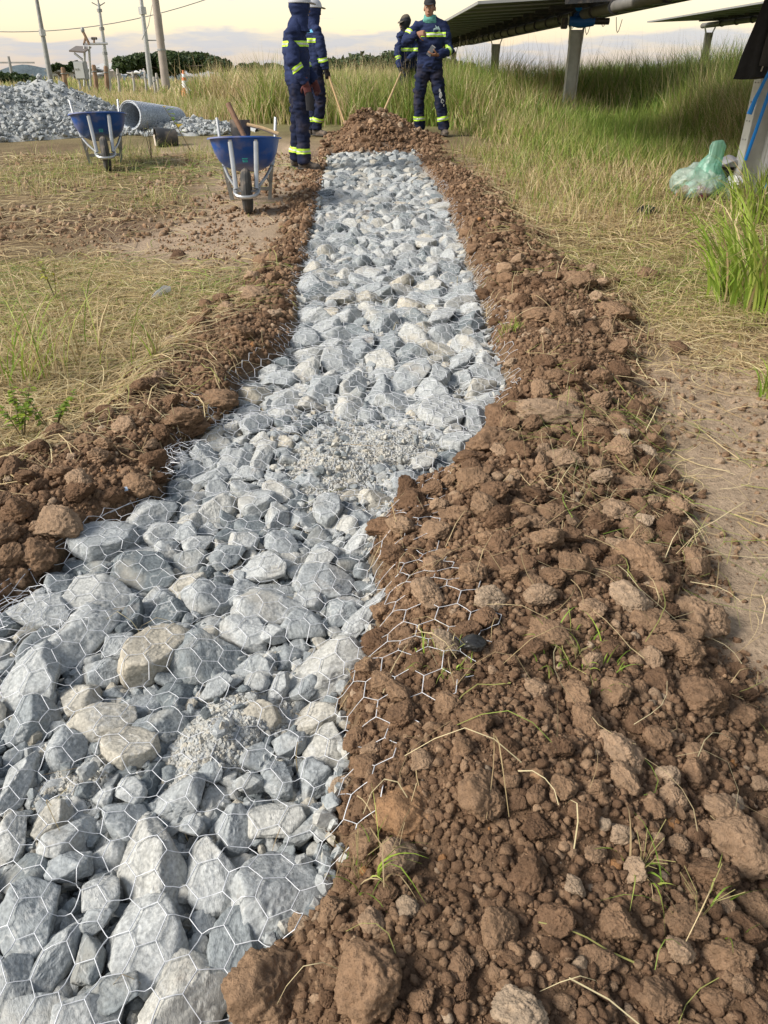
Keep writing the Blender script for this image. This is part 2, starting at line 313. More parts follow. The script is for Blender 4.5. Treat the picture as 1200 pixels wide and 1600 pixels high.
M = dict(
    stone=stone_material('stone', False), chip=stone_material('stone_chip', True),
    clod=soil_material('soil_clod', 'obj'), crumb=soil_material('soil_crumb', 'attr'), ground=soil_material('ground', 'ground'),
    wire=mat('galvanised_wire', (0.66, 0.675, 0.71), 0.5, 0.3, noise=(60, 0.15)),
    grass=mat('grass_blade', (1, 1, 1), 0.55, attr='tint', trans=0.35, spec=0.3),
    leaf=mat('leaf', (1, 1, 1), 0.5, attr='tint', trans=0.3, spec=0.35),
    stem=mat('plant_stem', (0.16, 0.13, 0.07), 0.8),
    bark=mat('bark', (0.11, 0.085, 0.065), 0.9, noise=(6, 0.3), bump=(20, 0.6, 0.02)),
    blue=mat('blue_plastic', (0.016, 0.085, 0.36), 0.38, spec=0.5, noise=(5, 0.12), tweak=soiled(0.55, (0.33, 0.27, 0.2), 6)),
    steel=mat('galvanised_steel', (0.44, 0.45, 0.46), 0.42, 0.75, noise=(14, 0.14), bump=(60, 0.1, 0.002)),
    post=mat('zinc_post', (0.50, 0.50, 0.48), 0.55, 0.35, noise=(7, 0.18, 8), bump=(40, 0.12, 0.003), tweak=soiled(0.25, (0.33, 0.30, 0.26), 3)),
    greysteel=mat('dull_grey_steel', (0.30, 0.31, 0.31), 0.55, 0.4, noise=(9, 0.2), tweak=soiled(0.5, (0.28, 0.22, 0.17), 7)),
    rubber=mat('tyre_rubber', (0.045, 0.045, 0.045), 0.85, noise=(20, 0.25), tweak=soiled(0.6, (0.25, 0.2, 0.16), 12)),
    wood=mat('worn_wood', (0.20, 0.115, 0.07), 0.7, noise=(30, 0.25), bump=(60, 0.25, 0.002)),
    palewood=mat('pale_wood', (0.52, 0.36, 0.19), 0.6, noise=(30, 0.18)),
    darkmetal=mat('dark_metal', (0.06, 0.06, 0.062), 0.5, 0.6, noise=(15, 0.3), tweak=soiled(0.7, (0.26, 0.21, 0.17), 12)),
    navy=mat('navy_cloth', (0.020, 0.030, 0.082), 0.9, spec=0.2, noise=(9, 0.25, 7), bump=(45, 0.35, 0.006)),
    navyt=mat('navy_trouser_cloth', (0.012, 0.017, 0.042), 0.92, spec=0.15, noise=(8, 0.3, 7), bump=(38, 0.4, 0.006), tweak=soiled(0.22, (0.16, 0.12, 0.09), 7)),
    lime=mat('lime_reflective_tape', (0.50, 0.80, 0.05), 0.5, spec=0.5),
    silver=mat('silver_reflective_tape', (0.52, 0.55, 0.50), 0.4, 0.1),
    boot=mat('dusty_boot', (0.07, 0.06, 0.052), 0.8, noise=(20, 0.3), tweak=soiled(0.8, (0.27, 0.2, 0.15), 10)),
    skin=mat('skin', (0.30, 0.155, 0.095), 0.55, noise=(40, 0.1)),
    black=mat('black_cloth', (0.018, 0.018, 0.022), 0.85, noise=(20, 0.3), bump=(60, 0.2, 0.003)),
    glove=mat('dark_glove', (0.02, 0.019, 0.022), 0.9, bump=(90, 0.3, 0.002)),
    redglove=mat('maroon_glove', (0.11, 0.035, 0.035), 0.9, bump=(90, 0.3, 0.002)),
    helmet=mat('white_helmet', (0.42, 0.43, 0.46), 0.35, spec=0.5, noise=(12, 0.08)),
    camo=mat('brown_cap_cloth', (0.10, 0.085, 0.065), 0.9, noise=(30, 0.5)),
    teal=mat('teal_scarf', (0.10, 0.30, 0.26), 0.9, noise=(25, 0.35), bump=(50, 0.4, 0.004)),
    lip=mat('lip', (0.20, 0.075, 0.06), 0.5), hair=mat('hair', (0.012, 0.010, 0.009), 0.7), eyewhite=mat('eye', (0.5, 0.48, 0.45), 0.3),
    whitepaint=mat('white_smear', (0.62, 0.64, 0.66), 0.8, noise=(30, 0.3)),
    logo=mat('pale_teal_print', (0.45, 0.62, 0.60), 0.8), logoblue=mat('light_blue_print', (0.10, 0.34, 0.55), 0.8), logogreen=mat('green_print', (0.15, 0.38, 0.10), 0.8),
    panelback=mat('panel_backsheet', (0.034, 0.035, 0.038), 0.55, noise=(3, 0.15)),
    panelframe=mat('aluminium_frame', (0.34, 0.345, 0.35), 0.45, 0.4),
    cell=mat('panel_glass', (0.012, 0.016, 0.032), 0.12, spec=0.6),
    motorblue=mat('blue_motor_paint', (0.02, 0.12, 0.42), 0.45),
    strapblue=mat('blue_plastic_strap', (0.0, 0.22, 0.72), 0.45, spec=0.5),
    concrete=mat('concrete', (0.40, 0.37, 0.33), 0.85, noise=(4, 0.2), bump=(30, 0.3, 0.01)),
    cream=mat('cream_render', (0.52, 0.45, 0.38), 0.85, noise=(2, 0.12)),
    greyrender=mat('grey_render', (0.36, 0.37, 0.37), 0.85, noise=(2, 0.12)),
    roof=mat('grey_roof_sheet', (0.50, 0.49, 0.47), 0.6, noise=(3, 0.1)),
    windowglass=mat('dark_window_glass', (0.03, 0.035, 0.04), 0.1, spec=0.7),
    white=mat('white_paint', (0.74, 0.74, 0.74), 0.5, noise=(6, 0.06)),
    orange=mat('orange_plastic', (0.62, 0.19, 0.07), 0.5, noise=(6, 0.15)),
    rust=mat('weathered_post', (0.25, 0.16, 0.10), 0.85, noise=(8, 0.3)),
    hill=mat('hazed_forest', (0.085, 0.115, 0.13), 0.95, noise=(0.05, 0.25), bump=(0.2, 0.6, 3.0)),  # blue of distance haze mixed into the forest base colour
    whiteplastic=mat('white_plastic', (0.75, 0.75, 0.77), 0.35, noise=(20, 0.05)),
    pink=mat('pink_print', (0.60, 0.10, 0.28), 0.5, noise=(30, 0.2)),
    redprint=mat('red_print', (0.55, 0.10, 0.06), 0.5), grime=mat('black_plastic', (0.02, 0.02, 0.02), 0.4, spec=0.5),
)

# ------------------------------------------------------------------ terrain
def base_z(y): return np.interp(y, [-20, 0, 5, 8, 10, 12.5, 17, 25, 60, 100, 200, 500, 1700], [0, 0, 0, .05, .10, .22, .27, .25, .2, -.8, -3.2, -9.5, -34])
FPX = 26 / 36 * 1600
_cp, _sp = math.cos(PITCH), math.sin(PITCH)
def ray(u, v):
    dx, dy = (u - 600) / FPX, (800 - v) / FPX
    return dx, _cp + dy * _sp, -_sp + dy * _cp
def G(u, v):
    """ground point that the photograph shows at pixel (u, v)"""
    dx, dy, dz = ray(u, v); z = 0.0
    for _ in range(30):
        t = (z - CAMZ) / dz; z = float(base_z(dy * t))
    return dx * t, dy * t, z
def at(u, v, y):
    """point at pixel (u, v) at distance y"""
    dx, dy, dz = ray(u, v); t = y / dy
    return dx * t, y, CAMZ + dz * t
def ppm(y, z=0.0): return FPX / (y * _cp + (CAMZ - z) * _sp)          # pixels per metre there
def curve(pts):
    w = sorted([(G(u, v)[1], G(u, v)[0]) for u, v in pts])
    ys = [a for a, b in w]; xs = [b for a, b in w]
    return lambda y: np.interp(y, ys, xs)
xl = curve([(515, 238), (508, 270), (495, 330), (485, 380), (470, 440), (466, 500), (450, 555), (385, 590), (370, 640), (275, 715), (262, 780), (150, 832), (30, 935), (-60, 1000), (-170, 1150), (-260, 1600)])
xr = curve([(645, 238), (690, 310), (715, 370), (738, 440), (758, 500), (775, 560), (790, 610), (758, 665), (735, 735), (610, 792), (578, 870), (585, 960), (572, 1040), (520, 1090), (545, 1150), (540, 1240), (520, 1310), (545, 1350), (505, 1420), (400, 1520), (368, 1600)])
sl_ = curve([(500, 245), (455, 300), (435, 370), (385, 440), (300, 500), (235, 560), (140, 640), (20, 700), (-80, 760), (-250, 870), (-700, 1200)])       # outer edge of the left soil bank
sr_ = curve([(700, 240), (780, 300), (860, 390), (1000, 470), (1030, 530), (1000, 600), (1060, 700), (1075, 800), (1085, 900), (1110, 1000), (1150, 1100), (1300, 1300), (1550, 1600)])
Y_END = G(580, 240)[1]
MOUND = (at(590, 190, 13.1)[0], 12.6)
def masks(x, y):
    n = n2(x, y, 5.0, 2, 3) * 0.05 + n2(x, y, 1.3, 2, 5) * 0.05
    dl = xl(y) - x + n * 0.4; dr = x - xr(y) + n * 0.4
    endf = sstep(Y_END + 0.15, Y_END - 0.1, y + n)
    tr = sstep(0.015, -0.03, np.maximum(dl, dr)) * endf                       # the stone filled trench
    wl = np.maximum(xl(y) - sl_(y), 0.12); wr = np.maximum(sr_(y) - xr(y), 0.12)
    far = sstep(Y_END + 3.2, Y_END + 1.6, y)
    bl = sstep(-0.02, 0.06, dl) * (1 - sstep(0.72, 1.12, (dl + n * 1.5) / wl)) * far
    br = sstep(-0.02, 0.06, dr) * (1 - sstep(0.80, 1.12, (dr + n * 1.8) / wr)) * far
    return tr, bl, br, dl / wl, dr / wr
def mound_h(x, y):
    r = np.hypot((x - MOUND[0]) / 0.62, (y - MOUND[1]) / 1.25); return 0.36 * np.exp(-(r * r * 1.35) ** 1.5)
RUB = []
for u, v, s, h in [(545, 690, .26, .050), (520, 740, .17, .05), (400, 1100, .13, .04), (120, 1225, .11, .045), (300, 1195, .09, .035), (350, 1150, .10, .035), (640, 700, .16, .04)]:
    g = G(u, v); RUB.append((g[0], g[1], s, h))
def endzone(x, y): return sstep(.72, .5, np.abs(x - MOUND[0])) * sstep(Y_END - .05, Y_END + .12, y) * sstep(14.0, 13.2, y)
def gz(x, y, fine=True):
    x = np.asarray(x, float); y = np.asarray(y, float)
    tr, bl, br, tl, tR = masks(x, y); dl_ = xl(y) - x
    lowf = 1 - .65 * sstep(Y_END - 2.5, Y_END - .5, y); bl = bl * lowf * (1 - .55 * sstep(3.4, 5.0, y)); br = br * lowf
    z = base_z(y) + n2(x, y, 0.35, 2, 1) * 0.03 * sstep(0.5, 3, np.abs(x)) 
    z = z + bl * (0.055 * np.sin(np.pi * np.clip(tl, 0, 1) ** 0.7) + 0.018) + br * (0.085 * np.sin(np.pi * np.clip(tR, 0, 1) ** 0.6) + 0.02)
    z = z + br * 0.05 * sstep(2.2, 1.0, y) * np.sin(np.pi * np.clip(tR, 0, 1) ** 0.8)
    z = z + (bl + br) * (n2(x, y, 6, 3, 9) * 0.028 + n2(x, y, 17, 2, 21) * 0.008)
    z = z - tr * 0.055 - 0.07 * np.exp(-((dl_ + .03) / .045) ** 2) * sstep(1.0, 1.2, y) * sstep(2.3, 2.0, y)
    for cx, cy, s, h in RUB: z = z + tr * h * np.exp(-(((x - cx) / s) ** 2 + ((y - cy) / (s * 1.1)) ** 2) ** 1.4)
    z = z + mound_h(x, y) + mound_h(x, y) * n2(x, y, 2.5, 3, 31) * 0.4
    if fine: z = z + n2(x, y, 9, 2, 41) * 0.006 * (1 - tr) + n2(x, y, 30, 2, 43) * 0.0035 * (1 + tr)
    return z
def gz1(x, y): return float(gz(np.array([x]), np.array([y]))[0])

def GG(u, v):
    dx, dy, dz = ray(u, v); z = G(u, v)[2]; zz = z
    for i in range(9):
        t = (zz - CAMZ) / dz; z = float(gz(np.array([dx * t]), np.array([dy * t]), False)[0]); zz = zz * .45 + z * .55
    return dx * t, dy * t, z
def axis_coords(fine0, fine1, step, lo, hi, grow):
    c = list(np.arange(fine0, fine1, step)); a = fine0; d = step
    left = []
    while a > lo: d *= grow; a -= d; left.append(a)
    a = c[-1]; d = step; right = []
    while a < hi: d *= grow; a += d; right.append(a)
    return np.array(left[::-1] + c + right)
gx = axis_coords(-1.25, 1.35, 0.019, -900, 900, 1.05)
gy = axis_coords(0.30, 3.3, 0.019, -8, 1600, 1.035)
GX, GY = np.meshgrid(gx, gy)
GZ = gz(GX, GY)
GZ = np.where(GY > 60, base_z(GY), GZ)
def pathf(x, y):
    def blob(u, v, sx, sy):
        g = G(u, v); return np.exp(-(((x - g[0]) / sx) ** 2 + ((y - g[1]) / sy) ** 2))
    return np.clip(blob(300, 370, .75, .8) + blob(400, 330, .45, 1.2) + blob(410, 275, .6, 1.6) + blob(1150, 620, .3, .5) + blob(1180, 880, .25, .45) + blob(1190, 1000, .2, .3) + blob(1180, 760, .2, .4) + blob(760, 265, .3, 1.2), 0, 1)
def ground_cols(x, y):
    tr, bl, br, tl, tR = masks(x, y)
    nA = n2(x, y, 1.1, 4, 51); nB = n2(x, y, 0.35, 3, 55); nC = n2(x, y, 6, 3, 57)
    tan = np.array([0.40, 0.30, 0.21]); brown = np.array([0.164, 0.102, 0.062]); litter = np.array([0.205, 0.15, 0.088]); olive = np.array([0.19, 0.18, 0.075])
    grey = np.array([0.36, 0.355, 0.335]); dark = np.array([0.15, 0.095, 0.064])
    c = np.broadcast_to(litter, x.shape + (3,)).copy()
    def mixc(c, col, f): return c * (1 - f[..., None]) + col * f[..., None]
    # trodden pale path left of the trench, and pale dust on the right
    def blob(u, v, sx, sy):
        g = G(u, v); return np.exp(-(((x - g[0]) / sx) ** 2 + ((y - g[1]) / sy) ** 2))
    pth = blob(300, 385, .75, 1.0) + blob(400, 320, .5, 1.4) + blob(410, 275, .6, 1.6) + blob(1140, 620, .35, .6) + blob(1180, 880, .25, .45) + blob(1190, 1000, .2, .3) + blob(1100, 560, .4, .6) + blob(780, 260, .5, 1.2) + blob(900, 330, .7, 1.0) + blob(1180, 760, .2, .4) + blob(350, 240, 1.4, 1.5)
    c = mixc(c, tan, np.clip(pth * 1.15 + nA * 0.35, 0, 1) * sstep(0.15, 0.45, pth))
    c = mixc(c, dark, sstep(0.25, 0.7, nA + blob(60, 345, 1.0, .8) * 1.2 + blob(130, 430, .6, .6) * .6) * 0.7 * (x < 0))
    c = mixc(c, olive, sstep(11, 15, y + nB) * 0.75)
    c = mixc(c, tan * 1.1, sstep(54, 57, y) * sstep(72, 66, y) * (x < -5))
    c = mixc(c, brown * 1.0, np.clip(bl + br, 0, 1))
    c = mixc(c, brown * 0.9, np.maximum(sstep(0.06, 0.2, mound_h(x, y)), endzone(x, y)))
    c = mixc(c, grey, tr)
    return c * (1 + 0.16 * nC[..., None])
GC = ground_cols(GX, GY)
ny, nx = GX.shape
idx = np.arange(nx * ny).reshape(ny, nx)
GF = np.stack([idx[:-1, :-1], idx[:-1, 1:], idx[1:, 1:], idx[1:, :-1]], -1).reshape(-1, 4)
gme = mesh_np('ground', np.stack([GX, GY, GZ], -1).reshape(-1, 3), GF, True, GC.reshape(-1, 3))
ground = link('ground', gme, M['ground']); ground['kind'] = 'structure'

# ------------------------------------------------------------------ stone and clod shapes
def ico_np(s):
    V, F = ICO[s]; return np.array(V), np.array(F)
def rock_shape(seed, sub, rough=1.0):
    r_ = np.random.default_rng(seed); V, F = ico_np(sub)
    k = r_.integers(4, 8); Nn = r_.normal(size=(k, 3)); Nn /= np.linalg.norm(Nn, axis=1)[:, None]
    Nn = np.concatenate([Nn, [[0, 0, 1], [0, 0, -1]]]); Nn[-2] += r_.normal(size=3) * 0.25; Nn /= np.linalg.norm(Nn, axis=1)[:, None]
    D = r_.uniform(0.5, 1.0, len(Nn)); p = 60.0
    if sub >= 3:
        N3 = r_.normal(size=(6, 3)); N3 /= np.linalg.norm(N3, axis=1)[:, None]; q0 = (np.maximum(N3 @ Nn.T, 0.02) / D).max(1)
        Nn = np.concatenate([Nn, N3]); D = np.concatenate([D, r_.uniform(.84, .98, 6) / q0])      # knocked-off edges and corners
    q = np.maximum(V @ Nn.T, 0.02) / D
    rr = (q ** p).sum(1) ** (-1 / p); P = V * np.minimum(rr, 1.35)[:, None]
    if sub >= 2:
        d = 0.032 * fbm(P, 2.6, 3, seed) + 0.024 * (1 - 2 * np.abs(fbm(P * np.array([1, 1, 2.2]), 5, 3, seed + 3))) + 0.012 * fbm(P, 15, 2, seed + 4)
        step_ = np.floor(fbm(P, 2.0, 2, seed + 9) * 3) / 3 * 0.045       # broken ledges
        P = P + V * ((d + step_ * 0.6) * rough)[:, None]
    P -= (P.max(0) + P.min(0)) / 2; P /= (P.max(0) - P.min(0)) / 2
    return P, F
def clod_shape(seed, sub):
    V, F = ico_np(sub); r_ = np.random.default_rng(seed)
    Nn = r_.normal(size=(9, 3)); Nn /= np.linalg.norm(Nn, axis=1)[:, None]; D = r_.uniform(0.72, 1.05, 9)
    q = np.maximum(V @ Nn.T, 0.02) / D; rr = (q ** 16).sum(1) ** (-1 / 16.); P = V * np.minimum(rr, 1.3)[:, None]
    if sub >= 2:
        d = 0.15 * fbm(P, 1.9, 2, seed) + 0.10 * (1 - 2 * np.abs(fbm(P, 4.2, 2, seed + 2)))
        if sub >= 3: d = d + 0.10 * np.abs(fbm(P, 8, 2, seed + 4)) + 0.055 * fbm(P, 16, 2, seed + 5)
        P = P + V * d[:, None]
    elif sub >= 1: P = P + V * (0.34 * fbm(P, 2.4, 2, seed))[:, None]
    P -= (P.max(0) + P.min(0)) / 2; P /= (P.max(0) - P.min(0)) / 2
    return P, F
ROCK4 = [rock_shape(100 + i, 4) for i in range(16)]; ROCK3 = [rock_shape(200 + i, 3) for i in range(18)]
ROCK1 = [rock_shape(300 + i, 1) for i in range(16)]; ROCK0 = [rock_shape(340 + i, 0) for i in range(12)]
CLOD4 = [clod_shape(400 + i, 4) for i in range(10)]; CLOD3 = [clod_shape(450 + i, 3) for i in range(12)]
CLOD1 = [clod_shape(500 + i, 1) for i in range(12)]; CLOD0 = [clod_shape(540 + i, 0) for i in range(10)]
def shared(shapes, name, m, smooth=True):
    out = []
    for P, F in shapes:
        me = mesh_np(name, P, F, smooth); me.materials.append(m); out.append(me)
    return out
ROCK4M = shared(ROCK4, 'stone', M['stone']); ROCK3M = shared(ROCK3, 'stone', M['stone'])
CLOD4M = shared(CLOD4, 'clod', M['clod']); CLOD3M = shared(CLOD3, 'clod', M['clod'])
def rand_rot(r_, tilt=0.5):
    e = Matrix.Rotation(r_.uniform(0, 6.283), 3, 'Z') @ Matrix.Rotation(r_.uniform(-tilt, tilt), 3, 'X') @ Matrix.Rotation(r_.uniform(-tilt, tilt), 3, 'Y')
    return np.array(e)
def joined(name, pieces, mat_, parent, smooth=False):
    """pieces: list of (shape, R(3x3), scale(3), loc, tint) -> one mesh"""
    Vs, Fs, Ts = [], [], []; n = 0
    for (P, F), Rm, sc, lo, t in pieces:
        Vs.append((P * sc) @ Rm.T + lo); Fs.append(F + n); n += len(P); Ts.append(np.full((len(P), 3), t))
    if not Vs: return None
    me = mesh_np(name, np.concatenate(Vs), np.concatenate(Fs), smooth, np.concatenate(Ts))
    o = link(name, me, mat_, parent); o['kind'] = 'stuff'
    return o
class Pack:
    """loose 2-D packing with a spatial hash"""
    def __init__(s, cell=0.06): s.c = cell; s.h = {}; s.maxr = 0.01
    def ok(s, x, y, r, f):
        k = int((r + s.maxr) / s.c) + 1; i0, j0 = int(x // s.c), int(y // s.c)
        for i in range(i0 - k, i0 + k + 1):
            for j in range(j0 - k, j0 + k + 1):
                for (a, b, q) in s.h.get((i, j), ()):
                    if (a - x) ** 2 + (b - y) ** 2 < (f * (r + q)) ** 2: return False
        return True
    def put(s, x, y, r):
        s.h.setdefault((int(x // s.c), int(y // s.c)), []).append((x, y, r)); s.maxr = max(s.maxr, r)

# ------------------------------------------------------------------ the stone filled wire mattresses
Y1, Y2 = G(500, 905)[1], G(560, 640)[1]
SECT = [(0.25, Y1), (Y1, Y2), (Y2, Y_END)]
GAB = [thing('gabion_mattress', 'nearest stretch of grey stone fill under white hexagonal wire, biggest boulders at bottom left', 'stone fill', (0, 0.9, 0), 'wire covered stone fill sections'),
       thing('gabion_mattress', 'middle stretch of wire covered stone fill with small broken stones and pale rubble', 'stone fill', (0, 2.4, 0), 'wire covered stone fill sections'),
       thing('gabion_mattress', 'farthest long stretch of wire covered grey stone fill reaching the workers', 'stone fill', (0, 6, 0), 'wire covered stone fill sections')]
# (u, v, width px, height px, yaw degrees in the picture, tone 0 dark blue .. 1 warm tan)
BIG = [(28, 1208, 46, 92, 0, .6), (20, 1300, 50, 66, 0, .75), (82, 1278, 62, 56, 0, .9), (112, 1300, 60, 84, -35, .6), (243, 1352, 100, 215, 28, .78), (278, 1233, 92, 74, -25, .5),
       (42, 1422, 120, 108, -20, .35), (84, 1481, 58, 128, -18, .45), (138, 1490, 52, 76, 10, .15), (228, 1458, 132, 142, -10, .7), (160, 1393, 66, 52, 0, .65), (105, 1354, 74, 48, 0, .4),
       (152, 1440, 48, 40, 0, .5), (22, 1530, 70, 84, 0, .4), (60, 1585, 120, 60, 0, .45), (135, 1588, 110, 64, 10, .6), (296, 1556, 135, 165, -8, .85), (178, 1545, 88, 80, -30, .2),
       (328, 1356, 80, 118, 25, .7), (430, 1390, 150, 160, 0, .55), (366, 1480, 78, 118, 12, .25), (430, 1276, 100, 58, 0, .8), (362, 1280, 64, 80, 20, .45), (504, 1270, 44, 110, -38, .3),
       (552, 1348, 104, 58, -18, .4), (432, 1213, 54, 52, 0, .35), (492, 1216, 60, 58, 0, .4), (390, 1225, 46, 36, 0, .3), (48, 1046, 108, 104, 0, .6), (42, 1120, 84, 68, 0, .3),
       (127, 986, 84, 112, -12, .58), (66, 946, 104, 58, -8, .62), (150, 928, 104, 72, -12, .75), (156, 1120, 114, 64, -4, .92), (248, 1128, 98, 70, 5, .25), (240, 1014, 84, 100, -28, 1.0),
       (316, 1022, 120, 72, -16, .22), (186, 1003, 48, 52, 0, .5), (160, 1043, 66, 44, 0, .4), (203, 1166, 92, 62, -8, .95), (103, 1166, 62, 60, 0, .45), (420, 945, 106, 66, -22, .66),
       (502, 1028, 156, 98, 6, .82), (474, 967, 80, 58, 0, .42), (325, 926, 86, 54, 0, .5), (380, 982, 88, 48, -10, .6), (426, 990, 42, 38, 0, .7), (533, 957, 56, 42, 0, .35),
       (574, 948, 34, 92, -32, .7), (394, 1110, 88, 62, -20, .97), (340, 1072, 50, 40, 0, .5), (400, 1066, 44, 34, 0, .4), (438, 1072, 40, 42, 0, .7), (476, 1070, 48, 34, 0, .35),
       (508, 1158, 66, 74, 0, .85), (545, 1192, 44, 32, 0, .55), (452, 1162, 54, 42, 0, .45), (352, 1165, 48, 44, 0, .6), (205, 1235, 50, 40, 0, .6), (300, 1290, 40, 34, 0, .5), (330, 1200, 40, 40, 0, .35),
       (160, 842, 112, 66, -8, .45), (240, 802, 66, 52, 0, .5), (222, 886, 112, 56, -4, .05), (256, 832, 56, 42, 0, .65), (335, 786, 62, 56, -20, .8), (402, 786, 58, 44, -20, .55),
       (432, 806, 40, 42, 0, .5), (512, 795, 46, 46, 0, .5), (562, 836, 50, 46, 0, .7), (410, 880, 78, 50, 4, .68), (496, 876, 52, 42, 0, .75), (508, 905, 92, 52, -8, .45), (356, 868, 52, 40, 0, .3), (440, 846, 56, 36, 0, .4),
       (382, 842, 48, 36, 0, .7), (310, 850, 44, 34, 0, .7), (290, 830, 40, 30, 0, .5), (370, 722, 56, 50, -10, .65), (412, 710, 34, 56, 0, .75), (386, 738, 52, 26, 0, .6), (330, 740, 56, 30, 0, .55), (480, 745, 40, 30, 0, .4), (640, 755, 56, 34, 0, .4), (660, 720, 48, 36, 0, .8),
       (690, 644, 76, 50, 0, .72), (746, 622, 76, 54, -22, .6), (746, 656, 40, 42, 0, .45), (638, 582, 62, 66, -10, .5), (592, 600, 34, 70, -14, .45), (546, 590, 56, 46, 0, .65), (506, 604, 50, 42, 0, .4), (684, 584, 38, 42, 0, .55), (670, 607, 58, 38, 0, .6),
       (642, 524, 66, 52, -6, .78), (598, 500, 56, 48, 10, .35), (530, 560, 60, 40, 0, .6), (480, 520, 50, 40, 0, .5), (530, 462, 50, 30, 0, .9), (720, 470, 36, 52, -30, .8), (690, 490, 46, 34, 0, .7), (480, 440, 44, 34, 0, .5), (560, 545, 56, 34, 0, .4), (714, 690, 54, 38, 0, .6), (610, 535, 60, 34, 0, .3), (720, 560, 44, 36, 0, .55),
       (436, 590, 56, 28, 0, .5), (440, 620, 60, 34, 0, .55), (400, 660, 50, 40, 0, .6), (690, 320, 40, 22, 0, .8), (665, 380, 36, 24, 0, .8)]
pack = Pack(); PARTS = []            # (x, y, z, half sizes, rotation, mesh list, tone, sect)
def sect_of(y): return 0 if y < Y1 else (1 if y < Y2 else 2)
def top_z(x, y): return float(base_z(y))
for (u, v, w, h, yaw, tone) in BIG:
    x, y, z0 = G(u, v + 0.12 * h); k = ppm(y, z0); alpha = math.atan2(CAMZ - z0, y)
    a = w / k / 2; hh = h / k / 2
    c = min(hh * 0.75, a * 0.8, 0.062); b = max(math.sqrt(max(hh ** 2 - (c * math.cos(alpha)) ** 2, 0.15 * hh ** 2)) / math.sin(alpha), 0.02); b = min(b, 0.15)
    PARTS.append((x, y, top_z(x, y) - c * 0.35 + 0.012, (a * 1.04, b * 1.04, c), (random.uniform(-.18, .18), random.uniform(-.18, .18), R(yaw)), 4, tone, sect_of(y)))
    ra = min(a, b); pack.put(x, y, ra)
    if max(a, b) > 1.4 * ra:                                   # elongated stones block with three discs
        d = Vector((1, 0)) if a > b else Vector((0, 1)); th = R(yaw); d = Vector((d.x * math.cos(th) - d.y * math.sin(th), d.x * math.sin(th) + d.y * math.cos(th))) * (max(a, b) - ra)
        pack.put(x + d.x, y + d.y, ra * .9); pack.put(x - d.x, y - d.y, ra * .9)
def rub_at(x, y): return max([math.exp(-((x - cx) ** 2 + (y - cy) ** 2) / s ** 2) for cx, cy, s, h in RUB])
def fill_random(sect, n_try, rmin, rmax, f, pw):
    y0, y1 = SECT[sect]; rs = rmin + (rmax - rmin) * rng.random(n_try) ** pw; rs = np.sort(rs)[::-1]
    out = []
    for r in rs:
        y = rng.uniform(y0, y1); lo, hi = float(xl(y)) + r * .5, float(xr(y)) - r * .5
        if hi <= lo: continue
        x = rng.uniform(lo, hi)
        if rub_at(x, y) > 0.45 and r > 0.022: continue
        if pack.ok(x, y, r, f): pack.put(x, y, r); out.append((x, y, r))
    return out
cand = [[], [], []]
for s, args in enumerate([(14000, .018, .052, .80, 1.3), (16000, .016, .048, .80, 1.2), (26000, .030, .085, .78, 1.2)]):
    for (x, y, r) in fill_random(s, *args):
        e = rng.uniform(.8, 1.3); c = r * rng.uniform(.55, .85)
        PARTS.append((x, y, top_z(x, y) - c * 0.30 - 0.012 + rng.normal() * 0.006, (r * e * 1.08, r / e * 1.08, c), (rng.uniform(-.55, .55), rng.uniform(-.55, .55), rng.uniform(0, 6.28)), 3, rng.random(), s))
gapfill = [[], [], []]
for s, args in enumerate([(22000, .007, .019, .74, 1.4), (22000, .007, .018, .74, 1.3), (9000, .014, .03, .74, 1.3)]):
    for (x, y, r) in fill_random(s, *args):
        e = rng.uniform(.8, 1.5); gapfill[s].append((ROCK1[rng.integers(16)], rand_rot(rng, .9), np.array([r * e, r / e * 1.1, r * rng.uniform(.45, .9)]), np.array([x, y, top_z(x, y) - .024 + rng.normal() * .007]), rng.random()))
# the largest-showing 300 of every stretch are stones of their own; the rest join the chips
small = gapfill; STONE_T = []
for s in range(3):
    ps = [p for p in PARTS if p[7] == s]; ps.sort(key=lambda p: -max(p[3][0], p[3][1]) * ppm(p[1]))
    for i, p in enumerate(ps):
        if i < 298:
            me = (ROCK4M if p[5] == 4 or max(p[3]) > .06 else ROCK3M); me = me[rng.integers(len(me))]
            o = bpy.data.objects.new('stone', me); COL.objects.link(o); o.parent = GAB[s]
            o.location = Vector(p[:3]) - GAB[s].location; o.scale = p[3]; o.rotation_euler = p[4]; o.color = (p[6], 0, 0, 1)
            STONE_T.append((me, Matrix.LocRotScale(Vector(p[:3]), __import__('mathutils').Euler(p[4]), Vector(p[3]))))
        else:
            Rm = np.array(__import__('mathutils').Euler(p[4]).to_matrix())
            small[s].append((ROCK1[rng.integers(len(ROCK1))] if s else ROCK1[rng.integers(len(ROCK1))], Rm, np.array(p[3]), np.array(p[:3]), rng.random()))
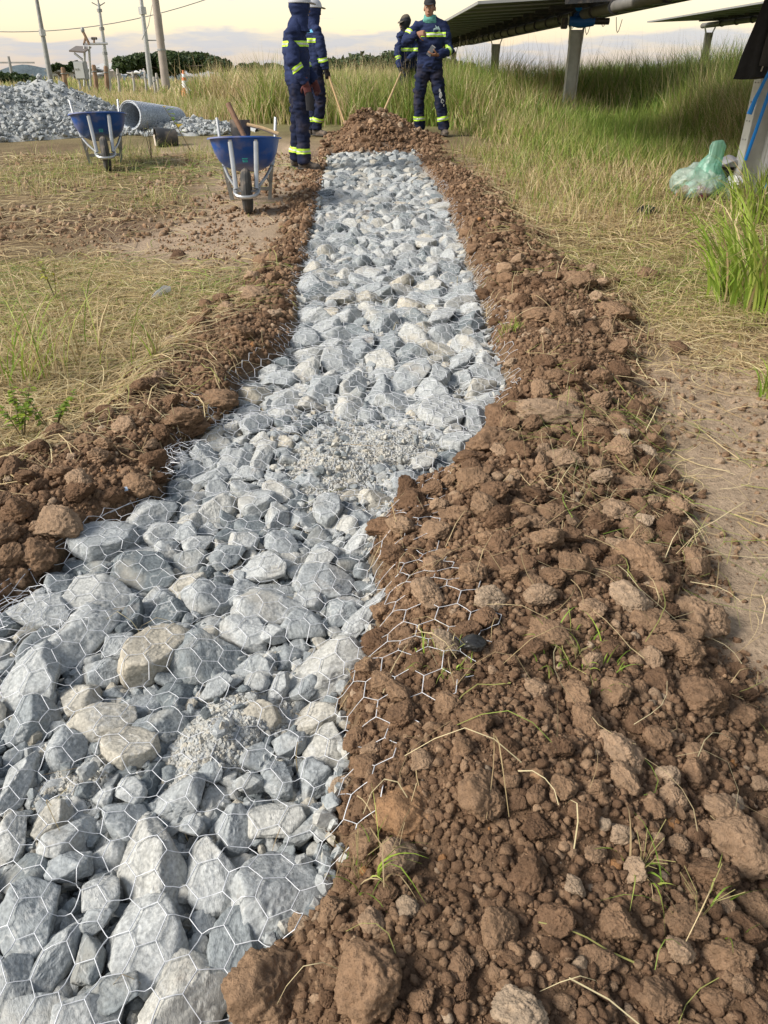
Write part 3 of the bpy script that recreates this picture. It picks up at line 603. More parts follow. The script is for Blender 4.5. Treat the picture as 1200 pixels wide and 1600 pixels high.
# chips and grit between and under them
for s, (n, r0, r1) in enumerate([(15000, .0035, .017), (13000, .0045, .017), (10000, .010, .028)]):
    y0, y1 = SECT[s]; ys = rng.uniform(y0, y1, n * 2); lo, hi = xl(ys), xr(ys)
    keep = rng.random(n * 2) < (hi - lo) / (hi - lo).max(); ys, lo, hi = ys[keep][:n], lo[keep][:n], hi[keep][:n]
    xs = lo + (hi - lo) * rng.random(len(ys)); zs = gz(xs, ys)
    rr = r0 + (r1 - r0) * rng.random(len(ys)) ** 2.2
    for x, y, z, r in zip(xs, ys, zs, rr):
        if s < 2 and rub_at(x, y) > .35:
            if rng.random() < .5: continue
            r *= .32 if rng.random() < .9 else .9
        big = r > .010
        small[s].append(((ROCK1 if big and s < 2 else ROCK0)[rng.integers(12)], rand_rot(rng, 1.2), np.array([r * rng.uniform(.9, 1.6), r, r * rng.uniform(.5, .9)]), np.array([x, y, z + r * .3 + (rng.random() * .028 if r > .006 else 0)]), rng.random()))
for (cx, cy, sg, hh_) in RUB:
    n = int(36000 * sg); xs = cx + rng.normal(size=n) * sg * .6; ys = cy + rng.normal(size=n) * sg * .65; zs = gz(xs, ys); s = sect_of(cy)
    for x, y, z in zip(xs, ys, zs):
        if not float(xl(y)) < x < float(xr(y)): continue
        r = .0018 + .0040 * rng.random() ** 3; small[s].append((ROCK0[rng.integers(12)], rand_rot(rng, 1.2), r * rng.uniform(.7, 1.4, 3), np.array([x, y, z + r * .3]), 0.66 + .3 * rng.random()))
for s in range(3):
    for i, q in enumerate(small[s]): small[s][i] = (q[0], q[1], q[2], q[3] - np.array(GAB[s].location), q[4])
    o = joined('stone_chips', small[s], M['chip'], GAB[s])
    if o: o['label'] = 'small grey stone chips between the larger stones'

# ------------------------------------------------------------------ soil banks with clods
BANK = [thing('soil_bank', 'brown crumbly soil bank along the left side of the stone strip', 'soil bank', (-1, 3, 0), 'dug soil banks'),
        thing('soil_bank', 'broad brown soil heap of clods at right foreground beside the stones', 'soil bank', (.6, 1, 0), 'dug soil banks'),
        thing('soil_bank', 'long brown soil bank on the right running back to the workers', 'soil bank', (1, 5, 0), 'dug soil banks'),
        thing('soil_mound', 'brown mound of dug earth at the far end of the stone strip', 'soil mound', (MOUND[0], MOUND[1], .2))]
CL = [(860, 646, 116, 50, 5, .88), (965, 1166, 66, 112, 12, .84), (1155, 1325, 90, 92, 0, .72), (576, 1538, 108, 122, 0, .55), (420, 1545, 128, 140, -35, .66), (750, 1240, 76, 84, 0, .6), (640, 1268, 116, 92, 0, .985),
      (1086, 972, 92, 84, 20, .75), (1000, 880, 64, 82, 20, .62), (985, 940, 76, 60, -10, .9), (1010, 972, 96, 52, -15, .6), (1066, 1012, 64, 60, 0, .62), (1096, 1090, 80, 66, 0, .45), (960, 1082, 50, 50, 0, .6), (915, 1128, 48, 70, 0, .5),
      (1128, 1265, 66, 56, -20, .75), (1042, 1212, 42, 40, 0, .9), (1050, 1250, 44, 44, 0, .8), (95, 820, 76, 50, -4, .82), (64, 868, 66, 60, 0, .5), (222, 773, 58, 38, 0, .62), (14, 842, 40, 44, 0, .45), (22, 736, 44, 44, 0, .4),
      (282, 656, 74, 42, 0, .5), (345, 626, 62, 36, -8, .6), (300, 668, 60, 36, 0, .42), (964, 800, 64, 38, 5, .85), (840, 822, 46, 34, 0, .7), (680, 886, 44, 40, 0, .7), (680, 832, 50, 36, 0, .7), (770, 692, 90, 56, 0, .5), (735, 556, 34, 46, 0, .5),
      (780, 656, 48, 50, 0, .35), (806, 640, 40, 40, 0, .4), (740, 752, 60, 40, 0, .6), (990, 757, 56, 36, 0, .7), (880, 720, 60, 34, 0, .85), (1040, 740, 44, 34, 0, .5), (575, 1200, 46, 40, 0, .5), (560, 1160, 50, 46, 0, .45),
      (1030, 1010, 60, 40, 0, .5), (860, 990, 80, 50, -10, .6), (700, 1100, 44, 40, 0, .6), (545, 1065, 46, 50, 0, .6), (600, 1065, 44, 38, 0, .65), (660, 1190, 40, 36, 0, .8), (880, 1230, 44, 44, 0, .6), (640, 1418, 44, 40, 0, .93), (930, 1500, 70, 44, 10, .5),
      (1120, 1560, 60, 40, 0, .5), (970, 1300, 40, 34, 0, .9), (1010, 430, 40, 22, 0, .5), (960, 490, 60, 34, 0, .6), (905, 440, 56, 26, 0, .6), (1060, 545, 30, 26, 0, .25), (840, 490, 50, 26, 0, .5), (870, 590, 40, 26, 0, .5), (20, 870, 40, 40, 0, .5), (40, 930, 44, 30, 0, .4),
      (400, 460, 44, 26, 0, .8), (380, 520, 40, 26, 0, .6), (280, 400, 26, 14, 0, .1), (410, 410, 30, 22, 0, .6), (1085, 1180, 40, 36, 0, .6), (1160, 1120, 50, 44, 0, .5)]
cpack = Pack(); CP = []
for (u, v, w, h, yaw, tone) in CL:
    x, y, z0 = GG(u, v + 0.12 * h); k = ppm(y, z0); alpha = math.atan2(CAMZ - z0, y); a = w / k / 2; hh = h / k / 2
    c = min(hh * .85, a); b = max(math.sqrt(max(hh ** 2 - (c * math.cos(alpha)) ** 2, .2 * hh ** 2)) / math.sin(alpha), .015); b = min(b, a * 1.5)
    CP.append((x, y, gz1(x, y) + c * .35, (a, b, c), (random.uniform(-.2, .2), random.uniform(-.2, .2), R(yaw)), 4, tone)); cpack.put(x, y, min(a, b))
def bank_of(x, y):
    if y > Y_END + .25 and abs(x - MOUND[0]) < 1.6: return 3
    return 0 if x < (xl(y) + xr(y)) / 2 else (1 if y < 2.35 else 2)
def scatter_soil(n, y0, y1, x0, x1, r0, r1, pw, f, thr=.35):
    xs = rng.uniform(x0, x1, n); ys = rng.uniform(y0, y1, n); tr, bl, br, tl, tR = masks(xs, ys)
    d = np.maximum(np.maximum(bl, br), np.maximum(np.clip(mound_h(xs, ys) * 3, 0, 1), endzone(xs, ys))); d = np.where(d > thr, d, d * .25 * (n2(xs, ys, 3, 2, 77) > .1))
    if f > 0: d = d * np.where(xs < -.3, .42, np.where(ys > 2.3, .45, 1.0))
    k = rng.random(n) < d; xs, ys = xs[k], ys[k]; rs = np.sort(r0 + (r1 - r0) * rng.random(len(xs)) ** pw)[::-1]
    o = []
    for x, y, r in zip(xs, ys, rs):
        if f <= 0: o.append((x, y, r)); continue
        if cpack.ok(x, y, r, f): cpack.put(x, y, r); o.append((x, y, r))
    return o
mid = scatter_soil(2200, .3, 1.25, -1.0, 1.3, .007, .030, 3.4, .95) + scatter_soil(5200, 1.2, 2.6, -1.4, 1.5, .008, .040, 2.9, .90) + scatter_soil(4200, 2.6, 6.5, -2.2, 2.6, .012, .050, 2.8, .95) + scatter_soil(1500, 6.5, 11, -1.8, 2.2, .012, .036, 3.0, 1.1) + scatter_soil(3000, 10.8, 14.5, -1.4, 1.2, .012, .052, 3.0, .95)
zz = gz(np.array([m[0] for m in mid]), np.array([m[1] for m in mid]))
for (x, y, r), z in zip(mid, zz):
    e = rng.uniform(.85, 1.2); CP.append((x, y, z + r * rng.uniform(.2, .5), (r * e * 1.1, r / e * 1.1, r * rng.uniform(.65, .95)), (rng.uniform(-.5, .5), rng.uniform(-.5, .5), rng.uniform(0, 6.28)), 3, rng.random() * .9 + .05))
crumbs = [[], [], [], []]
groups = [[], [], [], []]
for p in CP: groups[bank_of(p[0], p[1])].append(p)
for b in range(4):
    ps = sorted(groups[b], key=lambda p: -max(p[3][0], p[3][1]) * ppm(p[1]))
    for i, p in enumerate(ps):
        if i < 298:
            ms = CLOD4M if p[5] == 4 or max(p[3]) * ppm(p[1]) > 13 else CLOD3M
            o = bpy.data.objects.new('clod', ms[rng.integers(len(ms))]); COL.objects.link(o); o.parent = BANK[b]
            o.location = Vector(p[:3]) - BANK[b].location; o.scale = p[3]; o.rotation_euler = p[4]; o.color = (p[6], 0, 0, 1)
        else: crumbs[b].append((CLOD1[rng.integers(12)], rand_rot(rng, .5), np.array(p[3]), np.array(p[:3]), rng.random()))
for n, y0, y1, x0, x1, r0, r1 in [(85000, .3, 1.7, -1.0, 1.3, .0017, .011), (80000, 1.5, 3.6, -1.5, 1.9, .0026, .014), (42000, 3.6, 9, -1.9, 2.6, .005, .022), (18000, 9, 15, -1.5, 2.0, .009, .03)]:
    pts = scatter_soil(n, y0, y1, x0, x1, r0, r1, 5.5, 0, .12)
    zz = gz(np.array([m[0] for m in pts]), np.array([m[1] for m in pts]))
    for (x, y, r), z in zip(pts, zz):
        crumbs[bank_of(x, y)].append(((CLOD1 if r > .0075 and y < 3.6 else CLOD0)[rng.integers(10)], rand_rot(rng, .8), r * rng.uniform(.75, 1.25, 3), np.array([x, y, z + r * .25]), min(rng.random() * .62 + .08 + (.30 if rng.random() < .05 else 0), 1)))
for b in range(4):
    off = np.array(BANK[b].location)
    o = joined('soil_crumbs', [(q[0], q[1], q[2], q[3] - off, q[4]) for q in crumbs[b]], M['crumb'], BANK[b], True)
    if o: o['label'] = 'loose brown soil crumbs between the clods'

# ------------------------------------------------------------------ hexagonal wire netting, draped
ya_, yb_ = G(650, 1170)[1], G(650, 840)[1]
def drape_grid(y0, y1, step):
    x0, x1 = -1.3, 1.0
    bmv, bmf, n = [], [], 0
    for me, mw in STONE_T:
        if not (y0 - .2 < mw.translation.y < y1 + .2): continue
        k = len(me.vertices); c = np.empty(k * 3, np.float32); me.vertices.foreach_get('co', c); c = c.reshape(-1, 3)
        f = np.empty(len(me.polygons) * 3, np.int32); me.polygons.foreach_get('vertices', f)
        A = np.array(mw); bmv.append(c @ A[:3, :3].T + A[:3, 3]); bmf.append(f.reshape(-1, 3) + n); n += k
    V = np.concatenate(bmv); F = np.concatenate(bmf)
    # raster of highest stone point per cell
    nx_, ny_ = int((x1 - x0) / step) + 1, int((y1 - y0) / step) + 1
    xs = x0 + step * np.arange(nx_); ys = y0 + step * np.arange(ny_); X, Y = np.meshgrid(xs, ys)
    H = gz(X, Y) + 0.004 + .005 * ((X > xr(Y) + .02) & (Y > ya_) & (Y < yb_))
    C = V[F].mean(1); PP = np.concatenate([V, C])
    i = np.round((PP[:, 0] - x0) / step).astype(int); j = np.round((PP[:, 1] - y0) / step).astype(int)
    ok = (i >= 0) & (i < nx_) & (j >= 0) & (j < ny_); np.maximum.at(H, (j[ok], i[ok]), PP[ok, 2])
    # stretched: close the hollows
    def mx(A, k):
        B = A.copy()
        for a in range(-k, k + 1):
            for b in range(-k, k + 1): B = np.maximum(B, np.roll(np.roll(A, a, 0), b, 1))
        return B
    def bl(A, k):
        B = 0
        for a in range(-k, k + 1): B = B + np.roll(A, a, 0)
        A = B / (2 * k + 1); B = 0
        for a in range(-k, k + 1): B = B + np.roll(A, a, 1)
        return B / (2 * k + 1)
    k = max(1, int(.03 / step)); T = bl(bl(mx(H, k), k), k)
    E = np.maximum(H + .003, .35 * H + .65 * T - .004)
    def z(x, y):
        a = np.clip((np.asarray(x) - x0) / step, 0, nx_ - 1.001); b = np.clip((np.asarray(y) - y0) / step, 0, ny_ - 1.001)
        i_, j_ = a.astype(int), b.astype(int); fa, fb = a - i_, b - j_
        return E[j_, i_] * (1 - fa) * (1 - fb) + E[j_, i_ + 1] * fa * (1 - fb) + E[j_ + 1, i_] * (1 - fa) * fb + E[j_ + 1, i_ + 1] * fa * fb
    return z
def netting(sect, y0, y1, flat, rot, inside, rw, step, nsub, seed):
    zf = drape_grid(max(y0 - .1, .2), y1 + .1, step)
    e = flat / math.sqrt(3); rowh = 1.5 * e
    cy_, cx_ = (y0 + y1) / 2, -.1; Rr = max(y1 - y0, 2.2) * .75
    nodes = {}; edges = []
    def wpt(p):
        q = np.array(p); w = np.array([n2(q[0], q[1], 2.2, 2, seed), n2(q[0], q[1], 2.2, 2, seed + 5)]) * flat * .45
        w2 = np.array([n2(q[0], q[1], 14, 1, seed + 8), n2(q[0], q[1], 14, 1, seed + 9)]) * flat * .10
        q = q + w + w2
        return (cx_ + q[0] * math.cos(rot) - q[1] * math.sin(rot), cy_ + q[0] * math.sin(rot) + q[1] * math.cos(rot))
    nr = int(Rr / rowh) + 2; nc = int(1.5 / flat) + 2
    P, Q, tw = [], [], []
    for r in range(-nr, nr):
        for c in range(-nc, nc):
            ox = c * flat + (flat / 2 if r % 2 else 0); oy = r * rowh
            a = (ox, oy + e / 2); b = (ox, oy - e / 2)            # twisted pair
            d1 = (ox + flat / 2, oy + e); d2 = (ox - flat / 2, oy + e)
            P += [a, a, a]; Q += [b, d1, d2]; tw += [1, 0, 0]
    P, Q, tw = np.array(P), np.array(Q), np.array(tw)
    def warp(q):
        w = np.stack([n2(q[:, 0], q[:, 1], 2.2, 2, seed), n2(q[:, 0], q[:, 1], 2.2, 2, seed + 5)], -1) * flat * .5
        w = w + np.stack([n2(q[:, 0], q[:, 1], 14, 1, seed + 8), n2(q[:, 0], q[:, 1], 14, 1, seed + 9)], -1) * flat * .11
        q = q + w; ca, sa = math.cos(rot), math.sin(rot)
        return np.stack([cx_ + q[:, 0] * ca - q[:, 1] * sa, cy_ + q[:, 0] * sa + q[:, 1] * ca], -1)
    P, Q = warp(P), warp(Q); mid_ = (P + Q) / 2
    k = inside(mid_[:, 0], mid_[:, 1]) & (mid_[:, 1] > y0) & (mid_[:, 1] < y1); P, Q, tw = P[k], Q[k], tw[k]
    pts = [P + (Q - P) * (t / nsub) for t in range(nsub + 1)]
    Z = [zf(p[:, 0], p[:, 1]) for p in pts]
    pts = [np.concatenate([p, z[:, None]], 1) for p, z in zip(pts, Z)]
    d = Q - P; d = d / np.linalg.norm(d, axis=1)[:, None]; side = np.stack([-d[:, 1], d[:, 0], np.zeros(len(d))], -1); up = np.array([0, 0, 1.0])
    rad = np.where(tw > 0, rw * 1.35, rw)[:, None]; ns = 4
    V = np.concatenate([np.stack([p + side * rad * math.cos(2 * math.pi * q / ns) + up * rad * math.sin(2 * math.pi * q / ns) for q in range(ns)], 1) for p in pts], 1)   # (n, (nsub+1)*ns, 3)
    n = len(P); m = (nsub + 1) * ns; F0 = np.array([(i * ns + q, i * ns + (q + 1) % ns, (i + 1) * ns + (q + 1) % ns, (i + 1) * ns + q) for i in range(nsub) for q in range(ns)])
    F = (F0[None] + (np.arange(n) * m)[:, None, None]).reshape(-1, 4)
    V = V.reshape(-1, 3) - np.array(GAB[sect].location)
    o = link('wire_netting', mesh_np('wire_netting', V, F, True), M['wire'], GAB[sect]); o['label'] = 'white galvanised hexagonal wire netting stretched over the stones'
    return zf
def in_far(x, y): return (x > xl(y) - .06 + .03 * n2(x, y, 4, 1, 3)) & (x < xr(y) + .05 + .05 * n2(x, y, 3, 1, 4))
nl = curve([(262, 700), (255, 740), (262, 775), (150, 822), (60, 885), (0, 945), (-90, 1010), (-200, 1200), (-300, 1600)])
nr_ = curve([(760, 700), (700, 760), (700, 850), (690, 900), (735, 960), (770, 1040), (745, 1110), (720, 1170), (640, 1200), (600, 1280), (590, 1340), (560, 1400), (500, 1470), (420, 1530), (395, 1600)])
def in_near(x, y): return (x > nl(y) + .01) & (x < nr_(y) + .04 * n2(x, y, 5, 1, 4))
def in_mid(x, y): return (x > np.minimum(nl(y) + .01, xl(y) - .02)) & (x < nr_(y) + .06 * n2(x, y, 5, 1, 4))
ZN = netting(0, .32, Y1, .060, R(-14), in_near, .00078, .012, 3, 61)
netting(1, Y1 + .005, Y2 + .02, .057, R(-8), in_mid, .00078, .012, 2, 67)
netting(2, Y2 - .25, Y_END + .03, .060, R(4), in_far, .00088, .022, 2, 73)
# tight selvedge wires and tangled ends along the left edge of the netting
sel = MB()
ysel = np.linspace(G(0, 960)[1], G(255, 790)[1], 26)
for off in (-.012, .004, .020):
    pts = [(float(nl(y)) + off + .004 * math.sin(y * 40 + off * 300), y, float(base_z(y)) + .030 + .006 * math.sin(y * 23 + off * 99)) for y in ysel]
    sel.tube(pts, .0010, 4)
for (u, v, nn, rr) in [(35, 980, 12, .055), (90, 1000, 7, .04), (285, 715, 16, .05), (270, 745, 10, .045), (745, 1040, 6, .05)]:
    x, y, z = G(u, v)
    for k in range(nn):
        a0 = rng.uniform(0, 6.28); q = rng.normal(size=3) * rr * .5
        pts = [(x + q[0] + rr * math.cos(a0 + t * .9) * (1 - t * .08), y + q[1] + rr * 1.3 * math.sin(a0 + t * .9) * (1 - t * .1), z + .03 + abs(q[2]) * .5 + .012 * math.sin(t + k)) for t in range(rng.integers(3, 6))]
        sel.tube(pts, .0007, 4)
o = sel.build('edge_wire', M['wire'], GAB[0], smooth=True); o.location = -Vector(GAB[0].location)
o['label'] = 'tangled loose wire ends along the netting edge'
o['kind'] = 'stuff'

def pebbles():
    pc = []
    for n, x0, x1, y0, y1, r0, r1 in [(16000, -3.2, -.4, 1.8, 6, .0025, .016), (9000, -5, -.6, 6, 11, .006, .03), (12000, .5, 3.2, 1.0, 6, .0025, .016), (7000, .8, 4, 6, 11, .006, .028)]:
        x = rng.uniform(x0, x1, n); y = rng.uniform(y0, y1, n); k = (masks(x, y)[0] < .1) & (n2(x, y, 1.6, 3, 91) > -.15); x, y = x[k], y[k]; z = gz(x, y); r = r0 + (r1 - r0) * rng.random(len(x)) ** 5
        for a, b, c, q in zip(x, y, z, r): pc.append(((CLOD1 if q > .009 else CLOD0)[rng.integers(10)], rand_rot(rng, .6), q * rng.uniform(.7, 1.3, 3), np.array([a, b, c + q * .2]), .35 + .6 * rng.random()))
    o = joined('soil_crumbs', pc, M['crumb'], ground, True); o['label'] = 'loose dry crumbs and pebbles on the trodden ground'
pebbles()

# ------------------------------------------------------------------ solar tracker rows
def solar_row(name, label, X, Zg, y0, y1, gap, posts, motor_at, tilt, skew, group):
    root = thing(name, label, 'solar row', (X, 0, 0), group); tz = Zg
    xo = lambda y: -y * skew
    Ms = Matrix.Rotation(math.atan(skew), 3, 'Z')
    m = MB(); m.loft([(xo(y0), y0, tz + .08), (xo(y1), y1, tz + .08)], [.078, .078], 12)
    m.build('torque_tube', mat('shaded_tube', (.17, .16, .145), .6, .2, noise=(6, .2)), root, smooth=True)  # tube colour darkened to carry the shade of the modules above
    hc = 2.05; zp = tz + .235; ct, st = math.cos(tilt), math.sin(tilt)
    y = y0; pw = 1.12; i = 0
    pm = MB().box((0, 0, 0), (hc - .03, pw - .02, .006)).mesh('module_back'); pm.materials.append(M['panelback'])
    gm = MB().box((0, 0, 0), (hc - .03, pw - .02, .004)).mesh('module_glass'); gm.materials.append(M['cell'])
    fr = MB()
    for sx in (-1, 1): fr.box((sx * (hc / 2 - .022), 0, 0), (.03, pw - .012, .04))
    for sy in (-1, 1): fr.box((0, sy * (pw / 2 - .021), 0), (hc - .078, .03, .04))
    fm = fr.mesh('module_frame'); fm.materials.append(M['panelframe'])
    while y + pw < y1:
        yc = y + pw / 2
        if not (gap[0] < yc < gap[1]):
            for s in (-1, 1):
                c = Vector((xo(yc) + s * (hc / 2 + .01) * ct, yc, zp + s * (hc / 2) * st))
                rot = (0, -tilt, math.atan(skew))
                p = link('module', pm, None, root); p.location = c; p.rotation_euler = rot
                q = link('module_frame', fm, None, p); q.location = (0, 0, 0)
                q = link('module_glass', gm, None, p); q.location = (0, 0, .012)
            cl = MB(); Mt = Matrix.Rotation(-tilt, 3, 'Y')
            cl.box((xo(y), y + .01, zp - .062), (1.5, .05, .05), Mt); cl.loft([(xo(y) - .01, y - .02, tz + .08), (xo(y) - .01, y + .03, tz + .08)], [.098, .098], 12)
            cl.build('clamp_rail', M['darkmetal'], root)
        y += pw; i += 1
    for (py) in posts:
        g = gz1(X + xo(py), py); b = MB(); h = tz - .13 - g; zc = g - .3 + (h + .3) / 2
        x_ = xo(py)
        b.box((x_, py, zc), (.185, .010, h + .3)); b.box((x_ - .1, py, zc), (.012, .15, h + .3)); b.box((x_ + .1, py, zc), (.012, .15, h + .3))
        post = b.build('post', M['post'], root, bevel=.002)
        hb = MB()
        for s in (-1, 1):
            hb.loft([(x_ + s * .11, py, tz - .34), (x_ + s * .115, py, tz - .12), (x_ + s * .16, py, tz - .01), (x_ + s * .165, py, tz + .09)], [(.012, .06), (.012, .07), (.014, .06), (.012, .05)], 8, axis=(1, 0, 0))
        hb.box((x_, py, tz - .16), (.24, .13, .012))
        hb.build('bearing_bracket', M['post'], post, smooth=True)
        bo = MB()
        for k in range(2): bo.loft([(x_ - .112, py - .03 + k * .06, tz - .30), (x_ - .122, py - .03 + k * .06, tz - .30)], [.012, .012], 6)
        bo.build('bolt', M['greysteel'], post)
    if motor_at is not None:
        py = motor_at; x_ = xo(py); mo = MB()
        mo.loft([(x_ - .22, py - .12, tz - .02), (x_ - .02, py - .14, tz - .02), (x_ + .2, py - .12, tz - .02)], [.07, .10, .07], 12)
        mo.loft([(x_, py - .16, tz + .02), (x_, py + .12, tz + .02)], [.13, .13], 14)
        d = mo.build('slew_drive', M['motorblue'], root, smooth=True)
        mm = MB(); mm.loft([(x_ + .2, py - .12, tz - .02), (x_ + .46, py - .12, tz - .02)], [.05, .05], 10); mm.build('motor', M['darkmetal'], d, smooth=True)
        MB().box((x_ - .30, py - .12, tz - .05), (.10, .12, .16)).build('junction_box', M['darkmetal'], d, bevel=.01)
        hs = MB(); hs.loft([(x_ - .1 + .05 * math.cos(t), py - .2, tz + .24 + .10 * math.sin(t)) for t in np.linspace(0, 5.6, 10)], [(.03, .012)] * 10, 6); hs.build('blue_hose_coil', M['strapblue'], d, smooth=True)
        cb = MB()
        for k in range(5):
            xs_ = x_ - .5 + k * .27; dr = .14 + .07 * (k % 3)
            cb.tube([(xs_ + .05 * t, py - .1 + .12 * t, tz + .12 - dr * math.sin(math.pi * t / 6) - .02 * k) for t in range(7)], .006, 5)
        cb.build('cable', M['grime'], d, smooth=True)
    return root
XT = 3.62; ZT = CAMZ + .70
solar_row('solar_tracker', 'near row of dark solar modules on grey posts with a blue drive motor', XT + .17, ZT, 1.0, 46, (11.7, 12.9), [15.5, 24.6, 35.8], 15.3, R(3.0), .026, 'solar tracker rows')
solar_row('solar_tracker', 'distant row of solar modules at upper right behind the hanging jacket', 10.9, CAMZ + 1.12, 10, 29.6, (0, 0), [22.5, 28.9], None, R(2.0), .008, 'solar tracker rows')

# the nearest post with things hung on it
def near_post():
    x, y, z = G(1160, 304); root = thing('steel_post', 'nearest galvanised steel post at the right edge with a jacket hanging on it', 'post', (x, y, 0))
    b = MB(); h = ZT + .2; g = gz1(x, y) - .3; zc = (g + h) / 2
    b.box((0, 0, zc), (.19, .010, h - g)); b.build('web', M['post'], root)
    for s in (-1, 1):
        f = MB().box((s * .1, 0, zc), (.012, .16, h - g)).build('flange', M['post'], root, bevel=.002)
        if s < 0:
            for k in range(6):
                for q in (-1, 1):
                    MB().loft([(-.104, q * .03, .55 + k * .16), (-.112, q * .03, .55 + k * .16)], [.008, .008], 8).build('bolt', M['greysteel'], f)
    return x, y, z
PX, PY, PZ = near_post()
def cloth_strip(mb, pts, wdt, thick=.006, axis=(0, 1, 0)):
    return mb.loft(pts, [(w, thick) for w in wdt], 8, axis=axis)
def hanging():
    root = thing('jacket', 'dark grey jacket hanging on the nearest steel post', 'jacket', (PX - .06, PY - .14, 1.0))
    V, F = [], []; nu, nv = 26, 22
    for j in range(nv):
        t = j / (nv - 1); z = 1.15 - t * 1.08
        for i in range(nu):
            th = 2 * math.pi * i / nu; w = .10 + .09 * t + .012 * math.sin(5 * th + 4 * t) * t; d = .045 + .035 * t
            fold = 1 + .16 * math.sin(6 * th + 2.0 * math.sin(3 * t)) * (.3 + t)
            V.append((-.02 - .10 * t + w * fold * math.cos(th), -.02 + d * fold * math.sin(th), z + .015 * math.sin(3 * th)))
    for j in range(nv - 1):
        for i in range(nu): F.append((j * nu + i, j * nu + (i + 1) % nu, (j + 1) * nu + (i + 1) % nu, (j + 1) * nu + i))
    F.append(tuple(range(nu))); F.append(tuple(reversed(range((nv - 1) * nu, nv * nu))))
    m = MB(); m.add(V, F); b = m.build('body', M['black'], root, smooth=True, edge=80)
    sl1 = MB(); sl1.loft([(-.02, -.09, 1.1), (-.06, -.11, .7), (-.11, -.12, .35), (-.13, -.12, .16)], [(.06, .03), (.065, .035), (.06, .035), (.05, .03)], 12)
    sl1.build('sleeve', mat('grey_jacket_cloth', (.045, .043, .045), .9, noise=(14, .3), bump=(50, .3, .004)), root, smooth=True)
    zp = MB(); zp.tube([(-.095, -.125, .36), (-.135, -.135, .22), (-.15, -.13, .12)], .006, 5); zp.build('piping', M['concrete'], root, smooth=True)
    r2 = thing('plastic_strap', 'bright blue plastic strap tied round the nearest post and dangling over the jacket', 'strap', (PX - .08, PY - .3, 1.0))
    s = MB(); s.loft([(.10, .10, 1.15), (.06, .0, 1.02), (.055, -.01, .75), (-.01, -.02, .45), (-.07, .0, .12), (-.13, .02, -.10), (-.155, .02, -.22)], [(.02, .008), (.03, .012), (.018, .006), (.02, .006), (.013, .005), (.02, .006), (.026, .012)], 8, axis=(1, 0, .2))
    s.build('strand', M['strapblue'], r2, smooth=True)
    s = MB(); s.loft([(.08, .08, 1.0), (.075, .12, .5), (.05, .125, .1), (.0, .13, -.30), (-.04, .14, -.62)], [(.017, .004)] * 5, 8, axis=(1, 0, .2)); s.build('strand', M['strapblue'], r2, smooth=True)
    s = MB(); s.ball((.09, .02, 1.05), .06, .05, .07); s.build('knot', M['strapblue'], r2, smooth=True)
hanging()

